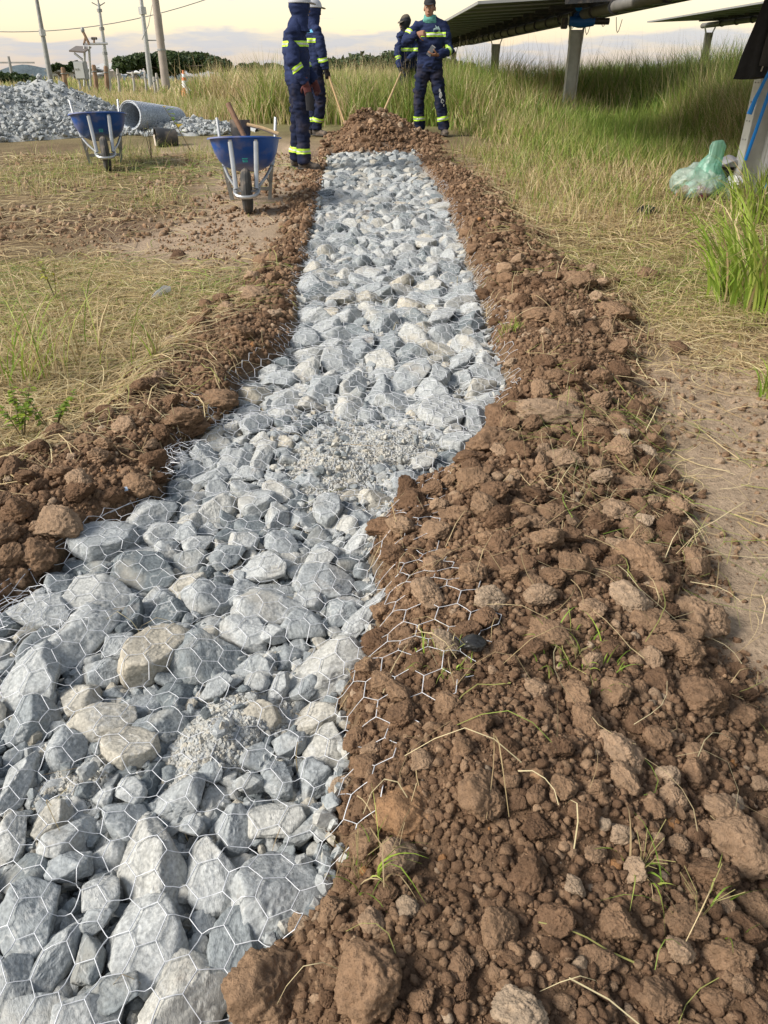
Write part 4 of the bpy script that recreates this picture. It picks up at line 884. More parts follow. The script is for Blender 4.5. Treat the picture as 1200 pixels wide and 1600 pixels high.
def ray_ground(u, v): return Vector(GG(u, v))
def crumple(V, amp, f, seed): V = np.array(V); return V + (np.stack([fbm(V, f, 3, seed), fbm(V, f, 3, seed + 11), fbm(V, f, 3, seed + 23)], -1)) * amp
def bag_things():
    def tw(nt, p, c, src):
        p.inputs['Transmission Weight'].default_value = .35; p.inputs['Roughness'].default_value = .3
        N = nt.nodes.new; L = nt.links.new; tr = N('ShaderNodeBsdfTransparent'); tr.inputs[0].default_value = (.55, .9, .78, 1); ms = N('ShaderNodeMixShader'); ms.inputs[0].default_value = .48
        L(p.outputs[0], ms.inputs[1]); L(tr.outputs[0], ms.inputs[2]); L(ms.outputs[0], nt.nodes['Material Output'].inputs[0])
    clear = mat('clear_film', (.72, .80, .76), .3, spec=.6, bump=(45, .9, .012), tweak=tw)
    film = mat('green_film', (.40, .70, .58), .3, spec=.6, bump=(25, .5, .01), tweak=tw)
    g = ray_ground(1085, 312); root = thing('plastic_bag', 'pale green plastic carrier bag of rubbish beside the nearest post', 'plastic bag', g)
    V, F = ico_np(4); P = V * np.array([.25, .19, .15]); P[:, 2] += .14
    P = crumple(P, .04, 5, 3); P = crumple(P, .012, 20, 5); P[:, 2] = np.maximum(P[:, 2], .004)
    link('film', mesh_np('film', P, F, True), clear, root)
    tp = MB(); tp.loft([(.06, 0, .16), (.08, .0, .24), (.10, 0, .31), (.12, 0, .38), (.13, 0, .46), (.125, 0, .52)], [(.17, .13), (.13, .10), (.09, .07), (.075, .045), (.085, .03), (.06, .012)], 40, axis=(1, 0, 0))
    tv = np.array(tp.V); an = np.arctan2(tv[:, 1], tv[:, 0] - .1); c0 = np.array([.1, 0, 0]); k = 1 + .16 * np.sin(an * 11 + tv[:, 2] * 9); tv[:, :2] = c0[:2] + (tv[:, :2] - c0[:2]) * k[:, None]; tv = crumple(tv, .022, 9, 15)
    tp.V = [tuple(q) for q in tv]; tp.build('gathered_top', film, root, smooth=True, edge=180)
    for (dx, dy, dz, s, mt) in [(-.14, -.03, .08, (.07, .06, .06), 'redprint'), (.02, -.10, .085, (.075, .06, .055), 'pink'), (-.05, -.06, .07, (.09, .07, .05), 'whiteplastic'), (.1, 0, .09, (.09, .08, .06), 'whiteplastic'), (-.02, .05, .1, (.12, .07, .06), 'whiteplastic')]:
        Pp, Ff = clod_shape(int(abs(dx) * 1000) + 7, 3); link('wrapper', mesh_np('wrapper', Pp * np.array(s) + np.array((dx, dy, dz)), Ff, True), M[mt], root)
    # dark bag with a white flap behind it
    g2 = ray_ground(1128, 300); r2 = thing('tote_bag', 'black bag with grey lid between the green plastic bag and the post', 'bag', g2)
    Pp, Ff = rock_shape(910, 3, .3); link('body', mesh_np('body', Pp * np.array([.15, .13, .15]) + np.array([0, .05, .14]), Ff, True), M['black'], r2)
    Pp, Ff = rock_shape(914, 3, .3); link('lid', mesh_np('lid', Pp * np.array([.155, .135, .05]) + np.array([0, .05, .28]), Ff, True), mat('grey_lid', (.35, .35, .38), .6, noise=(10, .15)), r2)
    g3 = ray_ground(1140, 312); r3 = thing('white_sack', 'crumpled white plastic sack with black print at the foot of the nearest post', 'plastic sack', g3)
    Pp, Ff = clod_shape(921, 4); Pp = crumple(Pp * np.array([.11, .09, .12]) + np.array([0, 0, .10]), .02, 14, 7); link('sack', mesh_np('sack', Pp, Ff, True), M['whiteplastic'], r3)
    pr = MB()
    for a0, a1, rr, zz in [(0, 4.5, .035, .13), (.5, 3.5, .022, .12), (2, 5.5, .03, .07)]:
        pr.tube([(.0 + rr * math.cos(t), -.098 - .006 * math.sin(t), zz + rr * math.sin(t)) for t in np.linspace(a0, a1, 9)], .004, 5)
    pr.build('print', M['grime'], r3, smooth=True)
    g4 = ray_ground(1190, 285); r4 = thing('water_jug', 'white plastic jug standing behind the nearest post at the right edge', 'jug', g4 + Vector((.12, .35, 0)))
    j = MB(); j.loft([(0, 0, .0), (0, 0, .02), (0, 0, .34), (0, 0, .42), (0, 0, .46), (0, 0, .50)], [.12, .14, .14, .11, .05, .05], 18); j.build('jug_body', M['whiteplastic'], r4, smooth=True)
    j = MB(); j.loft([(0, 0, .50), (0, 0, .54)], [.055, .055], 14); j.build('cap', M['strapblue'], r4, smooth=True)
    j = MB(); j.tube([(-.10, -.06, .40), (-.16, -.09, .36), (-.17, -.10, .26), (-.12, -.07, .2)], .014, 8); j.build('handle', M['whiteplastic'], r4, smooth=True)
    g5 = ray_ground(1190, 318); r5 = thing('backpack', 'black backpack lying in the grass right of the nearest post', 'backpack', g5 + Vector((.08, 0, 0)))
    Pp, Ff = rock_shape(930, 3, .4); link('body', mesh_np('body', Pp * np.array([.14, .12, .16]) + np.array([0, 0, .15]), Ff, True), M['black'], r5)
    s = MB(); s.loft([(-.1, -.1, .25), (-.13, -.13, .15), (-.09, -.13, .05)], [(.02, .006)] * 3, 6); s.build('strap', M['strapblue'], r5, smooth=True)
    g6 = ray_ground(1013, 336); r6 = thing('black_wrapper', 'small crumpled black plastic scrap on the dry ground below the bags', 'litter', g6)
    Pp, Ff = rock_shape(940, 3, 1.5); link('wrapper', mesh_np('wrapper', crumple(Pp * np.array([.10, .07, .04]), .02, 14, 3) + np.array([0, 0, .035]), Ff, True), M['grime'], r6)
    g7 = ray_ground(252, 468); r7 = thing('paper_scrap', 'curled white scrap of paper on the dry grass left of the stones', 'litter', g7)
    m = MB(); m.loft([(-.05, -.03, .01), (-.02, 0, .028), (.02, .035, .05), (.045, .06, .045)], [(.006, .003), (.02, .004), (.024, .004), (.015, .004)], 8); m.build('paper', M['whiteplastic'], r7, smooth=True)
    g8 = ray_ground(190, 790); r8 = thing('plastic_scrap', 'pale blue plastic offcut under the soil at the left edge of the netting', 'litter', g8)
    m = MB(); m.box((0, 0, .012), (.055, .014, .003), Matrix.Rotation(R(25), 3, 'Z') @ Matrix.Rotation(R(35), 3, 'X')); m.build('strip', mat('pale_blue_plastic', (.45, .55, .68), .35), r8, bevel=.001)
    # black sheet added as shade in the netting-edge gap; liner scrap in the soil
    for (u, v, lab) in [(120, 880, 'black sheet added as shade in the gap under the left netting edge'), (735, 1022, 'piece of black lining sheet poking through the soil under loose wire')]:
        g9 = ray_ground(u, v); r9 = thing('black_sheet', lab, 'lining sheet', g9 + Vector((0, 0, .0)))
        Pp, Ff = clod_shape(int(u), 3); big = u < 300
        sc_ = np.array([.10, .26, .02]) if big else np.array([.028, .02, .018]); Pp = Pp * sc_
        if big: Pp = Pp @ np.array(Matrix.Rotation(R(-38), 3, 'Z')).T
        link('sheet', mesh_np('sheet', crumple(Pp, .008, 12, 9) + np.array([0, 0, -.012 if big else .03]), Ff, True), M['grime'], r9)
bag_things()

# ------------------------------------------------------------------ wheelbarrows
def wheelbarrow(label, loc, rotz, yawlean=0):
    root = thing('wheelbarrow', label, 'wheelbarrow', loc, 'blue wheelbarrows', rotz)
    # tray: rings from the floor to the rim; x across, y along (wheel towards -y)
    rings = [(.315, .15, .19, .0), (.335, .20, .24, .0), (.385, .248, .30, .0), (.45, .28, .345, .0), (.545, .305, .39, .0), (.57, .312, .40, 0), (.575, .330, .42, 0), (.563, .334, .424, 0)]
    V, F = [], []; n = 40
    def ring(z, a, b, inset=0):
        out = []
        for k in range(n):
            t = 2 * math.pi * k / n; ct, st = math.cos(t), math.sin(t); e = 2 / 3.2
            out.append(((a - inset) * math.copysign(abs(ct) ** e, ct), (b - inset) * math.copysign(abs(st) ** e, st) + (.60 - z) * .10, z - st * .045))
        return out
    for z, a, b, _ in rings: V += ring(z, a, b)
    inner = [(.570, .306, .394), (.545, .298, .383), (.45, .273, .338), (.39, .24, .292), (.345, .19, .23), (.325, .14, .18)]
    for z, a, b in inner: V += ring(z, a, b)
    # outer ends at rim lip; join lip to inner top
    order = list(range(len(rings))) + [len(rings) + i for i in range(len(inner))]
    for q in range(len(order) - 1):
        i, j = order[q] * n, order[q + 1] * n
        for k in range(n): F.append((i + k, i + (k + 1) % n, j + (k + 1) % n, j + k))
    F.append(tuple(reversed(range(n)))); F.append(tuple(order[-1] * n + k for k in range(n)))
    m = MB(); m.add(V, F); tray = m.build('tray', M['blue'], root, smooth=True, edge=50)
    st_ = MB(); 
    for dx in (-.016, .0, .016): st_.box((dx, -.335, .415), (.010, .004, .022))
    st_.box((0, -.342, .435), (.052, .003, .006)); st_.build('sticker', mat('teal_print', (.02, .30, .27), .5), tray)
    fb = MB()
    for dx in (-.11, .11): fb.box((dx, -.405, .575), (.03, .012, .03))
    fb.build('bracket', M['greysteel'], tray, bevel=.003)
    for s in (-1, 1):
        b = MB(); b.loft([(s * .11, -.415, .575), (s * .100, -.47, .40), (s * .088, -.55, .215)], [(.020, .012)] * 3, 8, axis=(1, 0, 0)); b.build('brace', M['steel'], root, smooth=True)
        h = MB(); h.tube([(s * .085, -.60, .19), (s * .105, -.40, .215), (s * .17, -.12, .262), (s * .235, .25, .33), (s * .262, .50, .46), (s * .275, .62, .60), (s * .285, .68, .70)], .0145, 10)
        hh = h.build('handle_bar', M['steel'], root, smooth=True)
        l = MB(); x0 = s * .20
        l.box((x0, .18, .165), (.035, .045, .34), Matrix.Rotation(R(-8) * s * -1, 3, 'Y') @ Matrix.Rotation(R(6), 3, 'X'))
        l.build('leg', M['greysteel'], root, bevel=.003)
        l = MB(); l.tube([(s * .19, .16, .18), (s * .165, -.02, .255)], .010, 6); l.build('leg_stay', M['steel'], root, smooth=True)
    c = MB(); c.box((0, .18, .12), (.38, .02, .03)); c.build('crossbar', M['greysteel'], root, bevel=.002)
    bp = MB(); bp.tube([(-.105, -.46, .205), (-.10, -.60, .185), (-.075, -.665, .172), (-.03, -.69, .165), (.03, -.69, .165), (.075, -.665, .172), (.10, -.60, .185), (.105, -.46, .205)], .0155, 10)
    bp.build('front_bumper', M['steel'], root, smooth=True)
    # wheel
    w = MB(); nn, mm_ = 40, 12; V, F = [], []; Rm, rm = .135, .052
    for i in range(nn):
        t = 2 * math.pi * i / nn
        for j in range(mm_):
            p = 2 * math.pi * j / mm_; tread = .0045 if (i % 2 and math.cos(p) > .2) else 0
            rr = Rm + (rm + tread) * math.cos(p); V.append((.85 * (rm) * math.sin(p), -.50 + rr * math.cos(t), .187 + rr * math.sin(t)))
    for i in range(nn):
        for j in range(mm_): F.append((i * mm_ + j, i * mm_ + (j + 1) % mm_, ((i + 1) % nn) * mm_ + (j + 1) % mm_, ((i + 1) % nn) * mm_ + j))
    w.add(V, F); tyre = w.build('tyre', M['rubber'], root, smooth=True, edge=28)
    rim = MB(); rim.loft([(-.028, -.50, .187), (-.02, -.50, .187), (.02, -.50, .187), (.028, -.50, .187)], [.095, .075, .075, .095], 20); rim.build('rim', M['greysteel'], tyre, smooth=True)
    ax = MB(); ax.tube([(-.10, -.50, .187), (.10, -.50, .187)], .010, 8); ax.build('axle', M['steel'], tyre, smooth=True)
    return root
gA = G(378, 333); gB = G(146, 272)
WA = wheelbarrow('front blue wheelbarrow facing the camera with a brown tool handle sticking out', (gA[0], gA[1] + .50, gz1(gA[0], gA[1]) - .004), R(7))
WB = wheelbarrow('rear blue wheelbarrow beside the grey gravel heap, its tray empty handed', (gB[0] + .0, gB[1] + .5, gz1(gB[0], gB[1]) - .004), R(20))
WB['label'] = 'rear blue wheelbarrow in front of the grey gravel heap at left'
def barrow_tools():
    x, y, z = WA.location
    t = thing('mallet_handle', 'thick dark brown wooden tool handle standing up in the front wheelbarrow', 'tool handle', (x, y, z))
    m = MB(); a = Vector((.08, -.10, .45)); b = Vector((-.13, .02, .85)); m.loft([a, a + (b - a) * .5, b - (b - a) * .03, b], [.021, .022, .025, .022], 12); m.build('shaft', M['wood'], t, smooth=True)
    s = thing('shovel', 'shovel with pale wooden shaft and dark blade lying across the front wheelbarrow', 'shovel', (x, y, z))
    m = MB(); m.loft([(-.02, .30, .665), (.12, .30, .635), (.27, .30, .585)], [.016, .017, .018], 10); m.build('shaft', M['palewood'], s, smooth=True)
    V, F = [], []
    for i in range(9):
        for j in range(9):
            uu, vv = (i / 8 - .5) * 2, j / 8
            wd = .105 * (1 - .75 * max(0, vv - .55) ** 1.4 * 2); V.append((-.09 + uu * wd * .9, .30 + .05 * (uu * uu) - .02, .705 - vv * .20 + .0 * uu))
    for i in range(8):
        for j in range(8): F.append((i * 9 + j, i * 9 + j + 1, (i + 1) * 9 + j + 1, (i + 1) * 9 + j))
    V2 = [(a_, b_ + .008, c_) for a_, b_, c_ in V]; nV = len(V)
    F2 = [tuple(k + nV for k in reversed(f)) for f in F]; rimi = [i * 9 for i in range(9)] + [72 + j for j in range(1, 9)] + [i * 9 + 8 for i in range(7, -1, -1)] + [j for j in range(7, 0, -1)]
    FR = [(rimi[k], rimi[(k + 1) % len(rimi)], rimi[(k + 1) % len(rimi)] + nV, rimi[k] + nV) for k in range(len(rimi))]
    m = MB(); m.add(V + V2, F + F2 + FR); m.build('blade', M['darkmetal'], s, smooth=True, edge=60)
barrow_tools()

# ------------------------------------------------------------------ gravel heap, mesh roll, drum and left background
def gravel_heap():
    cx, cy = at(78, 200, 14.2)[0], 14.2
    root = thing('gravel_heap', 'large heap of pale grey crushed stone at the left behind the wheelbarrow', 'gravel heap', (cx, cy, 0))
    nx_, ny_ = 130, 90; xs = np.linspace(-4.0, 3.6, nx_); ys = np.linspace(-2.4, 2.6, ny_); X, Y = np.meshgrid(xs, ys)
    def hh(X, Y):
        r = np.hypot(X / np.where(X > 0, 1.75, 2.6), Y / 1.7); h = .80 * np.clip(1 - r, 0, 1) ** .85
        r2 = np.hypot((X - 1.9) / 1.9, (Y + .5) / .95); h = np.maximum(h, .17 * np.clip(1 - r2, 0, 1) ** .6)
        r3 = np.hypot((X + 1.5) / 3.2, (Y + .4) / 1.9); h = np.maximum(h, np.minimum(.80, .95 * np.clip(1 - r3, 0, 1) ** .85))
        return h + (h > .01) * (n2(X, Y, 1.5, 3, 81) * .06 + n2(X, Y, 6, 3, 83) * .03)
    H = hh(X, Y); Z = gz(X + cx, Y + cy) + H - .02 - .10 * (H < .04)
    Fq = np.arange(nx_ * ny_).reshape(ny_, nx_); Fq = np.stack([Fq[:-1, :-1], Fq[:-1, 1:], Fq[1:, 1:], Fq[1:, :-1]], -1).reshape(-1, 4)
    t = np.clip(.62 + .1 * n2(X, Y, 2, 3, 87), 0, 1).reshape(-1, 1).repeat(3, 1)
    link('heap_body', mesh_np('heap_body', np.stack([X, Y, Z], -1).reshape(-1, 3), Fq, True, t), M['chip'], root)
    pts = [(rng.uniform(-3.8, 3.4), rng.uniform(-2.3, 1.6)) for _ in range(18000)]; px = np.array(pts)
    h = hh(px[:, 0], px[:, 1]); z = gz(px[:, 0] + cx, px[:, 1] + cy) + h
    low = np.clip(1.15 - h * 1.25, .14, 1); k = (h > .015) & (rng.random(len(h)) < low); px, z, h = px[k], z[k], h[k]
    r = .011 + .042 * rng.random(len(z)) ** 4.0; o_ = np.argsort(-r); pc = []
    for q, i in enumerate(o_):
        e = rng.uniform(.8, 1.4)
        if q < 200:
            s = bpy.data.objects.new('stone', ROCK3M[rng.integers(18)]); COL.objects.link(s); s.parent = root; s.location = (px[i, 0], px[i, 1], z[i]); s.scale = (r[i] * e, r[i] / e, r[i] * .7)
            s.rotation_euler = tuple(rng.uniform(-.6, .6, 2)) + (rng.uniform(0, 6.3),); s.color = (.25 + .5 * rng.random(), 0, 0, 1)
        else: pc.append((ROCK0[rng.integers(12)], rand_rot(rng, .9), np.array([r[i] * e, r[i] / e, r[i] * .65]), np.array([px[i, 0], px[i, 1], z[i] + r[i] * .2]), .22 + .5 * rng.random()))
    c = joined('stone_chips', pc, M['chip'], root); c['label'] = 'small crushed stones covering the heap'
gravel_heap()
def mesh_roll():
    a = Vector(at(203, 178, 13.0)); b = Vector(at(278, 190, 14.2)); a.z = gz1(a.x, a.y) + .27; b.z = gz1(b.x, b.y) + .14
    root = thing('mesh_roll', 'rolled up bundle of grey wire netting lying on the gravel beside the heap', 'wire roll', a)
    d = b - a; t = d.normalized(); s = t.orthogonal().normalized(); q = t.cross(s)
    # layered tube with a hollow core
    lay = MB()
    V, F = [], []; n = 40
    prof = [(0, .175), (0, .20), (.02, .205), (.5, .195), (.98, .175), (1, .17), (1, .15), (.5, .165), (0, .175)]
    for f_, r_ in prof:
        for k in range(n):
            th = 2 * math.pi * k / n; rr = r_ * (1 + .02 * math.sin(3 * th)); V.append(d * f_ + s * rr * math.cos(th) + q * rr * math.sin(th))
    for i in range(len(prof) - 1):
        for k in range(n): F.append((i * n + k, i * n + (k + 1) % n, (i + 1) * n + (k + 1) % n, (i + 1) * n + k))
    m = MB(); m.add(V, F)
    def tw(nt, p, c, src):
        N = nt.nodes.new; L = nt.links.new; v = N('ShaderNodeTexVoronoi'); v.feature = 'DISTANCE_TO_EDGE'; v.inputs['Scale'].default_value = 26; L(src, v.inputs['Vector'])
        r_ = N('ShaderNodeMapRange'); r_.inputs['From Max'].default_value = .12; r_.inputs['To Min'].default_value = 1.25; r_.inputs['To Max'].default_value = .72; L(v.outputs[0], r_.inputs[0])
        vm = N('ShaderNodeVectorMath'); vm.operation = 'SCALE'; L(c, vm.inputs[0]); L(r_.outputs[0], vm.inputs['Scale']); L(vm.outputs[0], p.inputs['Base Color'])
        bn = N('ShaderNodeBump'); bn.inputs['Distance'].default_value = .01; bn.inputs['Strength'].default_value = .7; bn.invert = True; L(v.outputs[0], bn.inputs['Height']); L(bn.outputs[0], p.inputs['Normal'])
    m.build('netting_layers', mat('rolled_netting', (.40, .45, .52), .6, .2, noise=(8, .15), tweak=tw), root, smooth=True, edge=60)
    w = MB()
    for k in range(26):                                  # spiralling wires on the outside
        for sg in (-1, 1):
            w.tube([d * (.01 + .97 * j / 16) + (s * math.cos(k * .2417 + sg * j * .42) + q * math.sin(k * .2417 + sg * j * .42)) * (.208 - .03 * j / 16) for j in range(17)], .0034, 4)
    w.build('outer_wire', M['wire'], root, smooth=True)
    e = MB(); e.tube([s * .2 * math.cos(t_) + q * .2 * math.sin(t_) - t * .005 for t_ in np.linspace(0, 6.283, 33)], .006, 6); e.build('end_ring', M['wire'], root, smooth=True)
mesh_roll()
def drum():
    g = ray_ground(258, 228); root = thing('tipped_bucket', 'dark tipped bucket with tan mouth lying on the gravel below the wire roll', 'bucket', g + Vector((0, 0, .10)), None, R(25))
    m = MB(); V, F = [], []; n = 26; prof = [(-.12, .13), (-.12, .145), (.16, .11), (.18, .10), (.18, 0.002), (.165, .002), (.165, .095), (-.11, .128)]
    for f_, r_ in prof:
        for k in range(n): th = 2 * math.pi * k / n; V.append((f_, r_ * math.cos(th), r_ * math.sin(th)))
    for i in range(len(prof)):
        for k in range(n): j = (i + 1) % len(prof); F.append((i * n + k, i * n + (k + 1) % n, j * n + (k + 1) % n, j * n + k))
    m.add(V, F); m.build('shell', mat('dark_rubber_bucket', (.05, .052, .055), .7, noise=(8, .3), tweak=soiled(.6, (.33, .26, .2), 6)), root, smooth=True, edge=40)
    h = MB(); h.tube([(-.11, .14 * math.cos(t), .02 - .16 * math.sin(t)) for t in np.linspace(0, 3.14, 10)], .006, 6); h.build('handle', M['greysteel'], root, smooth=True)
    l = MB(); l.loft([(-.135, -.03, -.09), (-.14, -.03, .02), (-.135, -.03, .05)], [(.05, .01), (.045, .01), (.02, .01)], 8, axis=(0, 1, 0)); l.build('mud_cake', M['cream'], root, smooth=True)
drum()

def pole(name, label, u0, v0, u1, v1, y, r0, r1, mt, extra=None, group='poles on the skyline'):
    b = Vector(at(u1, v1, y)); g = gz1(b.x, b.y); b.z = g - .2; t = Vector(at(u0, v0, y)); t.z += 1.5 if v0 <= 0 else 0
    tilt = (t - b) * ((t.z - b.z) and 1)
    root = thing(name, label, 'pole', b, group); m = MB(); m.loft([(0, 0, 0), (t - b) * .5, t - b], [r1, (r0 + r1) / 2, r0], 12); m.build('shaft', mt, root, smooth=True)
    if extra: extra(root, t - b)
    return root
def ins(root, t):
    for f_, l in [(.93, .35), (.75, .2), (.5, .18)]:
        m = MB(); m.loft([t * f_ - Vector((0, 0, .05)), t * f_ + Vector((0, 0, .05))], [.10, .10], 8); m.build('collar', M['greysteel'], root, smooth=True)
    m = MB(); m.tube([t, t + Vector((0, 0, .5))], .03, 6); m.build('tip_rod', M['greysteel'], root)
    m = MB()
    for a in (-1, 1): m.tube([t * .97, t * .97 + Vector((a * .25, 0, .12))], .02, 5)
    m.build('tip_fork', M['greysteel'], root)
pole('lightning_mast', 'thin grey mast leaning at far left behind the gravel heap', 59, 0, 77, 118, 34, .05, .11, M['greysteel'], lambda r, t: MB().loft([t * .45, t * .45 + Vector((0, 0, .2))], [.13, .13], 8).build('collar', M['steel'], r))
pole('weather_mast', 'slim pale mast with collars and forked tip right of the weather station', 154, 5, 169, 131, 34, .05, .11, M['steel'], ins)
pole('flag_mast', 'thin pale mast with a side arm left of the concrete pole', 222, 0, 236, 134, 36, .05, .13, M['steel'], lambda r, t: (MB().tube([t * .42, t * .42 + Vector((.75, 0, 0)), t * .42 + Vector((.75, 0, .9))], .025, 5).build('side_arm', M['greysteel'], r), MB().loft([t * .6, t * .6 + Vector((0, 0, .25))], [.16, .16], 8).build('collar', M['steel'], r)))
pole('utility_pole', 'thick brownish concrete utility pole in front of the wide tree', 243, 0, 259, 132, 34, .12, .175, mat('aged_concrete_pole', (.36, .31, .27), .85, noise=(3, .15), bump=(12, .2, .01)), lambda r, t: [MB().loft([t * f_, t * f_ + Vector((0, 0, .06))], [.172, .172], 12).build('band', M['greysteel'], r) for f_ in (.35, .7)])
pole('far_utility_pole', 'tiny far pole with a crossarm at the left edge', 13, 88, 17, 112, 70, .10, .14, M['greysteel'], lambda r, t: MB().box(t * .8, (4.0, .12, .12)).build('crossarm', M['greysteel'], r))
wr = thing('power_line', 'thin overhead wire crossing the sky at upper left', 'wire', (0, 40, 10))
m = MB(); p0, p1 = Vector(at(-120, 40, 38)), Vector(at(420, -40, 38)); m.tube([p0 + (p1 - p0) * (i / 20) - Vector((0, 38, 10)) * 0 - Vector((0, 0, 1)) * 1.0 * (1 - ((i - 10) / 10) ** 2) * .9 for i in range(21)], .018, 5)
o = m.build('cable', M['greysteel'], wr); o.location = (0, -40, -10)
m = MB(); p0, p1 = Vector(at(240, -5, 34)), Vector(at(222, 62, 34)); m.tube([p0, (p0 + p1) / 2 - Vector((0, 0, .2)), p1], .014, 5)
o = m.build('cable', M['greysteel'], wr); o.location = (0, -40, -10)

def weather_station():
    y = 33; c = Vector(at(136, 128, y)); c.z = gz1(c.x, c.y); k = 1 / ppm(y, 1)
    def P(u, v, dy=0): return Vector(at(u, v, y + dy)) - c
    root = thing('weather_station', 'weather station frame with small tilted solar panel and sensors above a grey cabinet', 'weather station', c)
    for (u0, v0, u1, v1) in [(132, 135, 132, 72), (142, 135, 139, 72)]: MB().tube([P(u0, v0), P(u1, v1)], .045, 8).build('leg', M['steel'], root, smooth=True)
    for a, b in [((130, 69), (168, 68)), ((116, 83), (134, 97))]: MB().tube([P(*a), P(*b)], .04, 6).build('arm', M['steel'], root, smooth=True)
    MB().tube([P(140, 70), P(129, 48)], .05, 6).build('sensor_boom', M['rust'], root, smooth=True)
    MB().tube([P(131, 70), P(134, 56)], .04, 6).build('sensor_boom', M['rust'], root, smooth=True)
    MB().ball(P(129, 47), .07, .07, .10).build('sensor_head', M['greysteel'], root, smooth=True)
    an = MB(); an.tube([P(147, 69), P(147, 62)], .035, 6); an.build('anemometer_stem', M['rust'], root)
    for du in (-3, 0, 3): MB().ball(P(147 + du, 60), .05, sub=1).build('anemometer_cup', M['darkmetal'], root, smooth=True)
    q = [P(108, 81, -.8), P(132, 83, -.8), P(143, 75, .6), P(119, 74, .6)]
    MB().add(q + [p + Vector((0, 0, .05)) for p in q], [(0, 1, 2, 3), (7, 6, 5, 4), (0, 4, 5, 1), (1, 5, 6, 2), (2, 6, 7, 3), (3, 7, 4, 0)]).build('solar_panel', mat('brown_panel', (.16, .13, .11), .5), root)
    cb = thing('control_cabinet', 'grey control cabinet with a door under the weather station', 'cabinet', c + Vector((P(139, 128).x, -.6, 0)))
    w, h = 16 * k, 24 * k; z0 = P(139, 124).z
    b = MB().box((0, 0, z0 + h / 2), (w, .4, h)).build('case', M['greyrender'], cb, bevel=.02)
    MB().box((0, -.21, z0 + h / 2), (w * .86, .03, h * .88)).build('door', mat('light_grey_door', (.46, .47, .46), .5), cb, bevel=.01); MB().box((-.1, -.235, z0 + h * .6), (.16, .02, .05)).build('nameplate', M['steel'], cb)
    for s in (-1, 1): MB().box((s * w * .4, 0, z0 / 2), (.06, .06, z0)).build('leg', M['greysteel'], cb)
weather_station()
def posts():
    for i, (u, v0, v1, lab) in enumerate([(98, 105, 124, 'short brown wooden post in front of the low grey house'), (148, 101, 132, 'leaning brown wooden post right of the cabinet'), (165, 103, 140, 'stout rusty brown post at the foot of the slim mast'), (183, 107, 130, 'thin pale post before the blue hill'), (207, 112, 130, 'thin white post left of the white motorbike'), (226, 113, 132, 'thin white post beside the side arm mast'), (240, 120, 134, 'low pale post just left of the concrete pole'), (246, 114, 134, 'pale leaning fence post right beside the concrete pole')]):
        y = 30 + (i % 3); b = Vector(at(u, v1, y)); b.z = gz1(b.x, b.y) - .1; t = Vector(at(u + (-2 if i in (1, 7) else 0), v0, y)) - b
        r = thing('fence_post', lab, 'post', b, 'old fence posts'); r_ = .09 if i < 3 else .05
        MB().loft([(0, 0, 0), t * .5 + Vector((.02, 0, 0)), t * .96, t], [r_, r_ * .95, r_ * .9, r_ * .6], 8).build('shaft', M['rust'] if i < 3 else M['concrete'], r, smooth=True)
        MB().loft([t * .8, t * .8 + Vector((0, 0, .03))], [r_ * 1.15] * 2, 8).build('wire_tie', M['greysteel'], r)
posts()
def houses():
    def house(name, label, u0, u1, vtop, vbase, y, depth, roofm, wallm, wins, door=None, pitch=.35):
        a, b = Vector(at(u0, vbase, y)), Vector(at(u1, vbase, y)); w = b.x - a.x; z0 = float(base_z(y)); h = Vector(at(u0, vtop, y)).z - z0
        root = thing(name, label, 'house', ((a.x + b.x) / 2, y + depth / 2, z0), 'low houses behind the site')
        wl = MB().box((0, 0, h / 2 - .2), (w, depth, h + .4)).build('wall', wallm, root)
        V = [(-w / 2 - .3, -depth / 2 - .4, h), (w / 2 + .3, -depth / 2 - .4, h), (w / 2 + .3, depth / 2 + .3, h + pitch), (-w / 2 - .3, depth / 2 + .3, h + pitch)]
        rf = MB().add(V + [(p[0], p[1], p[2] + .15) for p in V], [(3, 2, 1, 0), (4, 5, 6, 7), (0, 1, 5, 4), (1, 2, 6, 5), (2, 3, 7, 6), (3, 0, 4, 7)]).build('roof', roofm, root)
        MB().box((0, -depth / 2 - .42, h + .06), (w + .6, .05, .22)).build('fascia', M['greysteel'], rf)
        for (f_, wz, ww, wh) in wins:
            wn = MB().box((f_ * w, -depth / 2 - .03, wz), (ww, .08, wh)).build('window', M['white'], root); MB().box((f_ * w, -depth / 2 - .08, wz), (ww * .8, .04, wh * .8)).build('pane', M['windowglass'], wn)
        if door is not None:
            d = MB().box((door * w, -depth / 2 - .03, h * .42), (.9, .08, h * .84)).build('door', M['rust'], root); MB().ball((door * w + .3, -depth / 2 - .1, h * .4), .06, sub=1).build('handle', M['greysteel'], d)
    house('low_house', 'long low grey house with flat pale roof behind the gravel heap', 80, 132, 111, 134, 112, 6, M['roof'], M['greyrender'], [(-.3, 1.15, .7, .6), (.3, 1.15, .7, .6)], .0, .3)
    house('small_house', 'small cream house with dark windows right of the cabinet', 146, 171, 111, 132, 118, 6, M['roof'], M['cream'], [(-.2, 1.25, .5, .6), (.25, 1.25, .5, .6)], None, .8)
    house('tiny_shed', 'cream shed wall glimpsed between the two houses', 126, 150, 119, 136, 104, 3, M['roof'], M['cream'], [(.1, .8, .4, .35)], None, .2)
houses()
